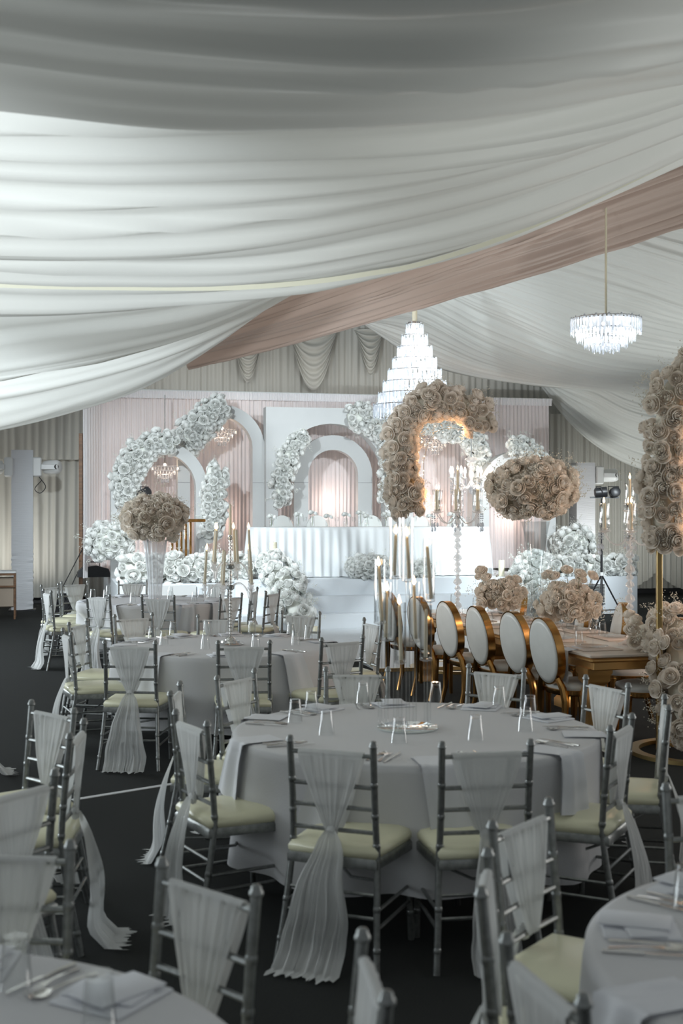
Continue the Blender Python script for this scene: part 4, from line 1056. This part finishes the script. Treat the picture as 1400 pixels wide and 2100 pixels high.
def hurricane_prof(h): return [(.028, 0), (.04, .02), (.046, .06), (.040, h*.45), (.037, h*.7), (.044, h), (.042, h), (.035, h*.7), (.038, h*.45)]
def crystal_candelabrum(px, Yd, ztop_arms, lab, cname, seed, arms=6):
    X = (px-CX)/F*Yd; z0 = .761; root = empty('crystal_candelabrum', (X, Yd, z0), 0, lab, 'candelabrum')
    H = ztop_arms-z0
    prof = [(.10, 0), (.10, .015), (.06, .03), (.03, .05)]
    z = .05; rnd = random.Random(seed); i = 0
    while z < H-.06:
        b = (.032, .045, .024, .038)[i % 4]; l_ = (.05, .075, .04, .06)[i % 4]
        prof += [(.014, z), (b, z+l_*.35), (b*.8, z+l_*.7), (.014, z+l_)]; z += l_+.004; i += 1
    prof.append((.014, H))
    MB().lathe(prof, n=14, caps=False).build('stem', M_stem, root)
    MB().lathe([(.026, H-.03), (.03, H-.015), (.026, H)], n=12).build('collar', M_silver, root)
    MB().lathe([(.02, H), (.035, H+.04), (.02, H+.09), (.04, H+.13), (.02, H+.17), (.05, H+.2), (.07, H+.205), (.03, H+.21)], n=14, caps=False).build('finial', M_stem, root)
    cz = H+.21; tops = [(0, 0, cz)]
    for q in range(arms):
        a = 2*pi*q/arms+.35; d = Vector((cos(a), sin(a), 0)); R = .235
        arm = MB().tube(spline([Vector((0, 0, H-.01))+d*.02, d*.09+Vector((0, 0, H-.075)), d*.17+Vector((0, 0, H-.06)), d*R+Vector((0, 0, H+.02))], 14), .006, 7).build('arm', M_stem, root)
        MB().lathe([(.006, H+.02), (.05, H+.035), (.052, H+.04), (.02, H+.042), (.022, H+.06)], d*R, 14, caps=False).build('drip_cup', M_stem, arm)
        mb = MB()
        for j, dd in enumerate((-.7, 0, .7)):
            e = d*R+Vector((cos(a+dd), sin(a+dd), 0))*.045
            for b in range(3 if j != 1 else 5): mb.lathe([(.001, -.009), (.007, 0), (.001, .009)], e+Vector((0, 0, H+.015-.022*b)), 5, caps=False)
            zz = H-.022*(3 if j != 1 else 5)-.01; mb.lathe([(.001, -.045), (.013, -.028), (.009, -.005), (.001, .005)], e+Vector((0, 0, zz)), 6, caps=False)
        mb.build('crystal_drops', M_crys, arm, smooth=False)
        tops.append((d.x*R, d.y*R, H+.045))
    pos = ['on its centre']+['on arm, ']*arms
    lab_k = ['in the centre', 'at the right back', 'at the back', 'at the left back', 'at the left front', 'at the front', 'at the right front']
    for q, tp in enumerate(tops):
        p = Vector(tp)+Vector((X, Yd, z0))
        candle(p, .21 if q else .24, (q+seed) % 3 != 0, 'beige taper candle %s of the %s' % (lab_k[q], cname), 'tapers of the '+cname)
        o = MB().lathe(hurricane_prof(.215), n=18, caps=False).build('hurricane_glass', M_glass); o.location = p
        tag(o, 'clear flared candle glass %s of the %s' % (lab_k[q], cname), 'candle glass', 'candle glasses of the '+cname)
crystal_candelabrum(938, 12.8, 1.81, 'tall crystal candelabrum with drops at the far end of the gold table', 'far crystal candelabrum', 1)
crystal_candelabrum(1291, 10.35, 1.66, 'tall crystal candelabrum with drops near the right flower stand', 'near crystal candelabrum', 2)
# silver bead candelabrum on the left round table
x, y = TAB['L']; root = empty('silver_candelabrum', (-.912, 10.4, TZ+.001), 0, 'silver beaded candelabrum on the left round table', 'candelabrum'); X0, Y0, Z0 = root.location
MB().lathe([(.105, 0), (.11, .008), (.08, .02), (.075, .035), (.045, .04), (.04, .055), (.02, .07)], n=16, caps=True).build('base', M_chrome, root)
mb = MB(); prof = []; z = .07
while z < .86:
    prof += [(.008, z), (.0165, z+.008), (.0165, z+.018), (.008, z+.026)]; z += .0285
mb.lathe(prof, n=12, caps=False); mb.build('beaded_stem', M_chrome, root)
for zz in (.47, .64): MB().lathe([(.02, zz-.02), (.034, zz-.01), (.034, zz+.01), (.02, zz+.02)], n=10).build('collar', M_silver, root)
MB().lathe([(.01, .86), (.025, .87), (.018, .885), (.018, .9)], n=12).build('candle_cup', M_chrome, root)
candle(Vector((X0, Y0, Z0+.885)), .26, False, 'beige taper candle on the centre stem of the silver candelabrum', 'tapers of the silver candelabrum')
ld = {0: 'lower right back', 1: 'lower back', 2: 'lower left', 3: 'lower front', 4: 'lower right front', 5: 'upper right', 6: 'upper back', 7: 'upper left back', 8: 'upper left front', 9: 'upper right front'}
for q in range(10):
    up = q >= 5; a = 2*pi*(q % 5)/5+(.15 if up else .75); d = Vector((cos(a), sin(a), 0)); R = .155 if up else .20; zc = .64 if up else .47
    arm = MB().tube(spline([Vector((0, 0, zc)), d*R*.45+Vector((0, 0, zc+.035)), d*R*.85+Vector((0, 0, zc-.02)), d*R+Vector((0, 0, zc-.10)), d*(R+.01)+Vector((0, 0, zc-.03))], 16), .007, 7).build('arm', M_stem, root)
    MB().lathe([(.006, zc-.03), (.022, zc-.02), (.024, zc-.005), (.013, zc), (.02, zc+.02), (.013, zc+.03), (.024, zc+.045), (.015, zc+.045)], d*(R+.01), 12, caps=False).build('candle_cup', M_stem, arm)
    candle(Vector((X0, Y0, Z0+zc+.03))+d*(R+.01), .27, q in (0, 2, 5, 6, 7, 8), 'beige taper candle on the %s arm of the silver candelabrum' % ld[q], 'tapers of the silver candelabrum', .012, (.06 if d.x < 0 else -.05), 1.1)
# tube candle holder on a mirror, centre table
bx, by = .335, 6.42
o = MB().lathe([(.152, 0), (.155, .004), (.155, .01), (.152, .012)], n=48).build('mirror_base', M_mirror); o.location = (bx, by, TZ+.0015)
root = empty('tube_candle_holder', (bx, by, TZ+.0015), 0, 'cluster of glass rods and tubes holding candles on a round mirror', 'candle holder'); o.parent = root; o.location = (0, 0, 0)
tubes = [(810, 1062, 1184, -.03, 'left of the two tallest tubes', 1098, .05), (836, 1062, 1190, .03, 'right of the two tallest tubes', 1102, -.07), (879, 1105, 1232, .02, 'tall tube at the right', 1122, -.10), (779, 1147, 1277, 0, 'lowest left tube', 1164, -.07), (820, 1236, 1358, -.08, 'lowest centre tube', 1241, -.04), (850, 1194, 1314, .06, 'middle tube right of centre', 1202, -.04), (873, 1240, 1352, -.05, 'lowest right tube', 1250, .02), (792, 1195, 1311, .08, 'small tube at the left back', 1215, .03)]
for i, (px, yt, yb, dy, nm, tip, tilt) in enumerate(tubes):
    Yd = by+dy; X = (px-CX)/F*Yd-bx; zt = CH-(yt-HY)/F*Yd-TZ; zb = CH-(yb-HY)/F*Yd-TZ; R = .030
    xs = max(-.125, min(.125, X*.92))
    rod = MB().tube([(X, dy, .012), (X, dy, zb)], .011, 10).build('rod', M_tube, root) 
    MB().lathe([(.012, zb-.012), (R+.002, zb-.004), (R+.002, zb+.004), (.014, zb+.006), (.014, zb+.03), (.018, zb+.03)], (X, dy, 0), 20, caps=False).build('candle_cup', M_tube, rod)
    MB().lathe([(R, zb+.004), (R, zt), (R-.0025, zt), (R-.0025, zb+.006)], (X, dy, 0), 24, caps=False).build('tube', M_tube, root)
    zc = CH-(tip-HY)/F*Yd-TZ; hh = max(.16, min(zc-(zb+.012), .27))
    candle(Vector((bx+X-.5*tilt*hh*1, Yd, TZ+zb+.01)), hh, i != 6, 'beige taper candle in the '+nm, 'tapers in the glass tubes', .0095, tilt*.8, 1.0)
# warm glow of strings of fairy lights wound in the two flower stands
def fairy(lab, pts, n, off, seed, pw):
    rnd = random.Random(seed); P_ = spline(pts, n); c = P_[0]
    root = empty('fairy_lights', c, 0, lab, 'fairy lights')
    mb = MB(); mb.tube([p-c+off for p in P_], .003, 4); mb.build('wire', M_brass, root)
    mb = MB()
    for p in P_:
        q = p-c+off+Vector([rnd.gauss(0, .05) for _ in range(3)]); mb.sphere(q, .006, 6, 4)
    mb.build('bulbs', M_flame, root)
    for f in (.15, .5, .85): point('fairy_light_glow', P_[int(f*(n-1))]+off*1.6, pw, (1, .58, .32), .08)
fairy('warm fairy lights wound on the right edge garland', [P(x, y, 9.7) for x, y in ((1392, 1100), (1385, 1000), (1390, 880), (1420, 820))], 26, Vector((.12, .0, 0)), 1, 1.2)
fairy('warm fairy lights wound on the arching garland', [P(x, y, 14.9) for x, y in ((850, 1020), (848, 930), (875, 870), (950, 868))], 26, Vector((.12, 0, -.08)), 2, 1.8)
# ------------------------------------------------------------------ large crystal chandeliers
def tiers(root, v, specs, m=M_crys):
    for k, (R, zt, h, n) in enumerate(specs):
        mb = MB()
        for i in range(n):
            a = 2*pi*i/n; c = Vector((R*cos(a), R*sin(a), 0)); w_ = 2*pi*R/n*.33; Q = Matrix.Rotation(a, 3, 'Z'); jit = .012*((i*7+k) % 3-1)
            vs = []
            for z, s in ((zt+jit, .7), (zt-h*.12+jit, 1), (zt-h*.85+jit, 1), (zt-h+jit, .25)):
                for x, y in ((0, -1), (.45, 0), (0, 1), (-.45, 0)): vs.append(c+Q@Vector((x*w_*s, y*w_*s, z)))
            fs = [(j*4+q, j*4+(q+1) % 4, j*4+4+(q+1) % 4, j*4+4+q) for j in range(3) for q in range(4)]+[(3, 2, 1, 0), (12, 13, 14, 15)]
            mb.add(vs, fs)
        t = mb.build('crystal_tier', m, root, smooth=False)
        MB().tube([(R*cos(2*pi*i/32), R*sin(2*pi*i/32), zt-.01) for i in range(33)], .006, 5, False).build('tier_ring', M_chrome, t)
v = P(850, 855, 17.0); root = empty('crystal_chandelier', v, 0, 'tall cone-shaped tiered crystal chandelier left of the arching garland', 'chandelier')
specs = []
for k in range(8):
    f = k/7; specs.append((.115+.435*f**1.05, 1.25-.155*k, .19 if k else .17, int(16+34*f)))
tiers(root, v, specs)
tiers(root, v, [(.36, .10, .14, 34), (.2, .06, .12, 20)])
MB().tube([(0, 0, 1.2), (0, 0, 3.2)], .035, 10).build('wrapped_chain', M_candlew, root)
MB().lathe([(.09, 0), (.09, .02)], (0, 0, 1.25), 16).build('top_plate', M_chrome, root)
MB().tube([(0, 0, .05), (0, 0, 1.25)], .012, 6).build('centre_rod', M_chrome, root)
for k in range(8):
    R, zt = specs[k][0], specs[k][1]; n = 3+k
    for i in range(n):
        a = 2*pi*i/n+k; MB().sphere((R*.62*cos(a), R*.62*sin(a), zt-.08), .022, 8, 6).build('light_bulb', M_cbulb, root)
    point('chandelier_light', v+Vector((0, 0, zt-.07)), (.28+.15*k), (.90, .96, 1.0), R*.35)
v = P(1242, 722, 15.0); root = empty('crystal_chandelier', v, 0, 'wide shallow tiered crystal chandelier hanging on a long rod at the right', 'chandelier')
tiers(root, v, [(.41, .40, .19, 52), (.34, .27, .15, 46), (.25, .17, .12, 36), (.16, .10, .10, 24)])
MB().tube([(0, 0, .38), (0, 0, 1.9)], .014, 8).build('hanging_rod', M_candlew, root)
MB().lathe([(.38, .37), (.38, .385)], n=32).build('top_plate', M_chrome, root)
for i in range(10):
    a = 2*pi*i/10; MB().sphere((.26*cos(a), .26*sin(a), .30), .022, 8, 6).build('light_bulb', M_cbulb, root)
for i in range(4): a = pi/2*i+.5; point('chandelier_light', v+Vector((.2*cos(a), .2*sin(a), .22)), 1.3, (.92, .96, 1.0), .08)
# ------------------------------------------------------------------ wrapped light towers with moving heads
def tower(px, t, h, w_, lab, seed):
    v = T(px, HY, t); root = empty('light_tower', (v.x, v.y, 0), TH, lab, 'tower')
    rows = []
    for k in range(60):
        z = .02+(h-.02)*k/59; row = []
        for cx, cy in [(-1, -1), (-.33, -1), (.33, -1), (1, -1), (1, 0), (1, 1), (0, 1), (-1, 1), (-1, 0)]:
            a = .012*sin(z*55+cx*2)*(1.2 if z < 1.1 else .15)+.006*nz(z*9, cx*3, seed)
            row.append(Vector((cx*(w_/2+a*.6), cy*(w_/2+a), z+.015*cx*(z < 1.1))))
        rows.append(row)
    mb = MB().grid(rows, closed=True); mb.f.append(tuple(range(59*9, 60*9))); mb.build('stretch_cover', M_wrap, root)
    MB().box((0, 0, .01), (w_*1.25, w_*1.25, .02)).build('base_plate', M_black, root, smooth=False)
    MB().box((0, 0, h-.25), (w_+.16, .05, .05)).build('crossbar', M_silver, root, smooth=False)
    return root
tower(46, 24.3, CH+115*24.9/F+.0, .39, 'tall pale fabric-wrapped light tower at the left wall', 1)
tower(1193, 24.0, CH+97*25.4/F, .40, 'tall pale fabric-wrapped light tower at the right', 2)
def moving_head(px, py, t, lab, lens):
    v = T(px, py, t); root = empty('moving_head_light', v, TH, lab, 'stage light', 'white moving head lights')
    MB().box((-lens*.14, 0, 0), (.16, .3, .36), 0, .02).build('base_box', M_plastic, root)
    mb = MB(); mb.box((lens*.06, -.16, .0), (.26, .03, .10), 0, .01); mb.box((lens*.06, .16, .0), (.26, .03, .10), 0, .01); mb.build('yoke', M_plastic, root)
    hd = MB().lathe([(.06, -.17), (.125, -.13), (.135, 0), (.13, .12), (.10, .17), (.09, .175)], (lens*.12, 0, 0), 20, ax=Vector((lens*.9, -.5, .05))).build('head', M_plastic, root)
    MB().lathe([(.045, .176), (.045, .19), (.03, .185)], (lens*.12, 0, 0), 16, ax=Vector((lens*.5, -.9, .02))).build('lens', M_black, hd)
moving_head(92, 958, 24.2, 'white moving head light right of the left tower', 1)
moving_head(2, 958, 24.2, 'white moving head light left of the left tower, at the photo edge', -1)
moving_head(1238, 975, 23.9, 'white moving head light right of the right tower', 1)
moving_head(1160, 972, 23.9, 'white moving head light left of the right tower', -1)
for i, (px, lab) in enumerate(((92, 'dark cable looping below the light on the left tower'),)):
    v = T(px-12, 978, 24.1); tag(MB().tube(spline([v, v+Vector((.12, 0, -.18)), v+Vector((.02, 0, -.3)), v+Vector((-.08, 0, -.22)), v+Vector((.05, 0, -.06))], 24), .008, 5).build('cable', M_black), lab, 'cable')
# black par light clamped above the left flowers and one on the tripod
def par(v, lab, rz):
    root = empty('stage_lamp', v, rz, lab, 'stage light'); MB().lathe([(.05, -.11), (.085, -.09), (.09, .10), (.085, .11), (.07, .10)], (0, 0, 0), 16, ax=Vector((1, -.3, .1))).build('lamp_body', M_black, root)
    MB().lathe([(.07, .095), (.001, .098)], (0, 0, 0), 16, ax=Vector((1, -.3, .1)), caps=False).build('lens', M_blue, root)
    MB().tube([(0, -.10, -.02), (-.04, -.1, .10), (-.04, .1, .10), (0, .10, -.02)], .01, 6).build('bracket', M_black, root); return root
v = G(1233, 1255, 0); v = P(1233, 1255, 22.05); pv = Vector((v.x, v.y, 0))
root = empty('tripod_stand', pv, 0, 'black tripod lighting stand before the right platform', 'stand')
MB().tube([(0, 0, .08), (0, 0, 1.15)], .022, 8).build('lower_pole', M_black, root); MB().tube([(0, 0, 1.1), (0, 0, 2.08)], .013, 8).build('upper_pole', M_black, root)
MB().lathe([(.035, 0), (.035, .06)], (0, 0, .72), 10).build('collar', M_plastic, root)
for k_ in range(3):
    a = 2*pi*k_/3+.3; d = Vector((cos(a), sin(a), 0)); lg = MB().tube([Vector((0, 0, .74)), d*.42+Vector((0, 0, .02))], .014, 6).build('leg', M_black, root); MB().tube([Vector((0, 0, .12)), d*.36+Vector((0, 0, .12))], .009, 6).build('brace', M_black, lg)
MB().box((.05, 0, 2.08), (.5, .03, .03)).build('crossbar', M_black, root, smooth=False)
par(pv+Vector((-.02, -.02, 2.17)), 'blue-lens black stage lamp at the left of the tripod bar', .2); par(pv+Vector((.22, -.02, 2.17)), 'black stage lamp turned down at the right of the tripod bar', -1.3)
par(T(296, 1012, 20.9), 'black stage lamp peeping over the rose ball on the fluted vase', 2.6).rotation_euler[1] = .4
vv = T(303, HY, 20.95); root = empty('light_stand', (vv.x, vv.y, .70), 0, 'thin black stand behind the rose ball on the fluted vase', 'stand')
MB().tube([(0, 0, 0), (0, 0, 1.36)], .013, 8).build('pole', M_black, root); MB().lathe([(.15, 0), (.15, .012)], n=16).build('base_plate', M_black, root)
# black fog machine at the left stage corner
v = T(192, HY, 22.4); root = empty('fog_machine', (v.x, v.y, .701), .25, 'black fog machine on the left corner of the stage', 'machine')
rows = [[Vector((x, y*w_, z)) for x, z in ((-.28, 0), (-.28, .09), (-.2, .17), (.05, .2), (.25, .14), (.28, .05), (.28, 0))] for y, w_ in ((-.12, 1), (.12, 1))]
mb = MB().grid(rows); mb.f += [tuple(range(7)), tuple(range(13, 6, -1))]; mb.build('casing', M_black, root, smooth=False)
MB().tube([(-.1, 0, .17), (-.1, 0, .26), (.1, 0, .26), (.1, 0, .19)], .012, 6).build('handle', M_black, root)
# loudspeaker with white frame and coiled cables at the left
v = T(124, HY, 23.0); root = empty('loudspeaker', (v.x, v.y, 0), TH+.2, 'white-framed floor loudspeaker beside the left end of the stage', 'loudspeaker')
mb = MB(); W_, H_ = .42, .40
for c, d in (((-W_/2, 0, H_/2+.02), (.035, .32, H_)), ((W_/2, 0, H_/2+.02), (.035, .32, H_)), ((0, 0, .03), (W_, .32, .035)), ((0, 0, H_+.01), (W_, .32, .035))): mb.box(c, d, 0, .006)
mb.build('cabinet', M_plastic, root); MB().box((0, .02, H_/2+.02), (W_-.03, .25, H_-.03)).build('grille', M_black, root, smooth=False)
rnd = random.Random(5)
for q in range(5):
    v = T(108+3*q, HY, 22.8+.05*q); r_ = .16+.03*q; pts = [Vector((v.x+r_*cos(a*.9)*(.8+.1*sin(a)), v.y+.3*sin(a*.9)*.5, .02+.16+.15*sin(a*1.3+q))) for a in [i*.3 for i in range(26)]]
    tag(MB().tube(pts, .009, 5).build('cable', M_black), ['outermost','second','middle','fourth','innermost'][4-q]+' loop of black cable coiled beside the white-framed loudspeaker', 'cable', 'coiled cables by the loudspeaker')
for q, (pa, pb, lab) in enumerate((((128, 1205), (172, 1120), 'straight black cable rising to the stage corner'), ((145, 1205), (178, 1168), 'black cable arching up to the fog machine'))):
    a, b = T(*pa, 22.5), T(*pb, 22.5); mid = (a+b)/2+Vector((0, 0, .12*q)); tag(MB().tube(spline([a, mid, b], 16), .009, 5).build('cable', M_black), lab, 'cable')
# wooden-framed table with white cloth at the left edge
v = T(0, HY, 22.6); root = empty('side_table', (v.x, v.y, 0), TH, 'wooden-framed side table with beige skirt at the left edge', 'table')
MB().box((-.15, 0, .80), (.85, .6, .03), 0, .006).build('tabletop', M_whitecl, root)
mb = MB(); mb.box((-.15, -.3, .765), (.85, .03, .035)); mb.box((-.15, -.3, .56), (.85, .03, .03)); mb.box((.26, -.3, .66), (.03, .03, .2)); mb.build('front_frame', M_wood, root, smooth=False)
MB().box((-.15, -.02, .45), (.8, .5, .5), 0, .02).build('skirt', mat('beige_skirt', (.36, .30, .24), .8), root)
for sx in (-.55, .25):
    for sy in (-.27, .27): MB().box((sx, sy, .38), (.03, .03, .76)).build('leg', M_wood, root, smooth=False)
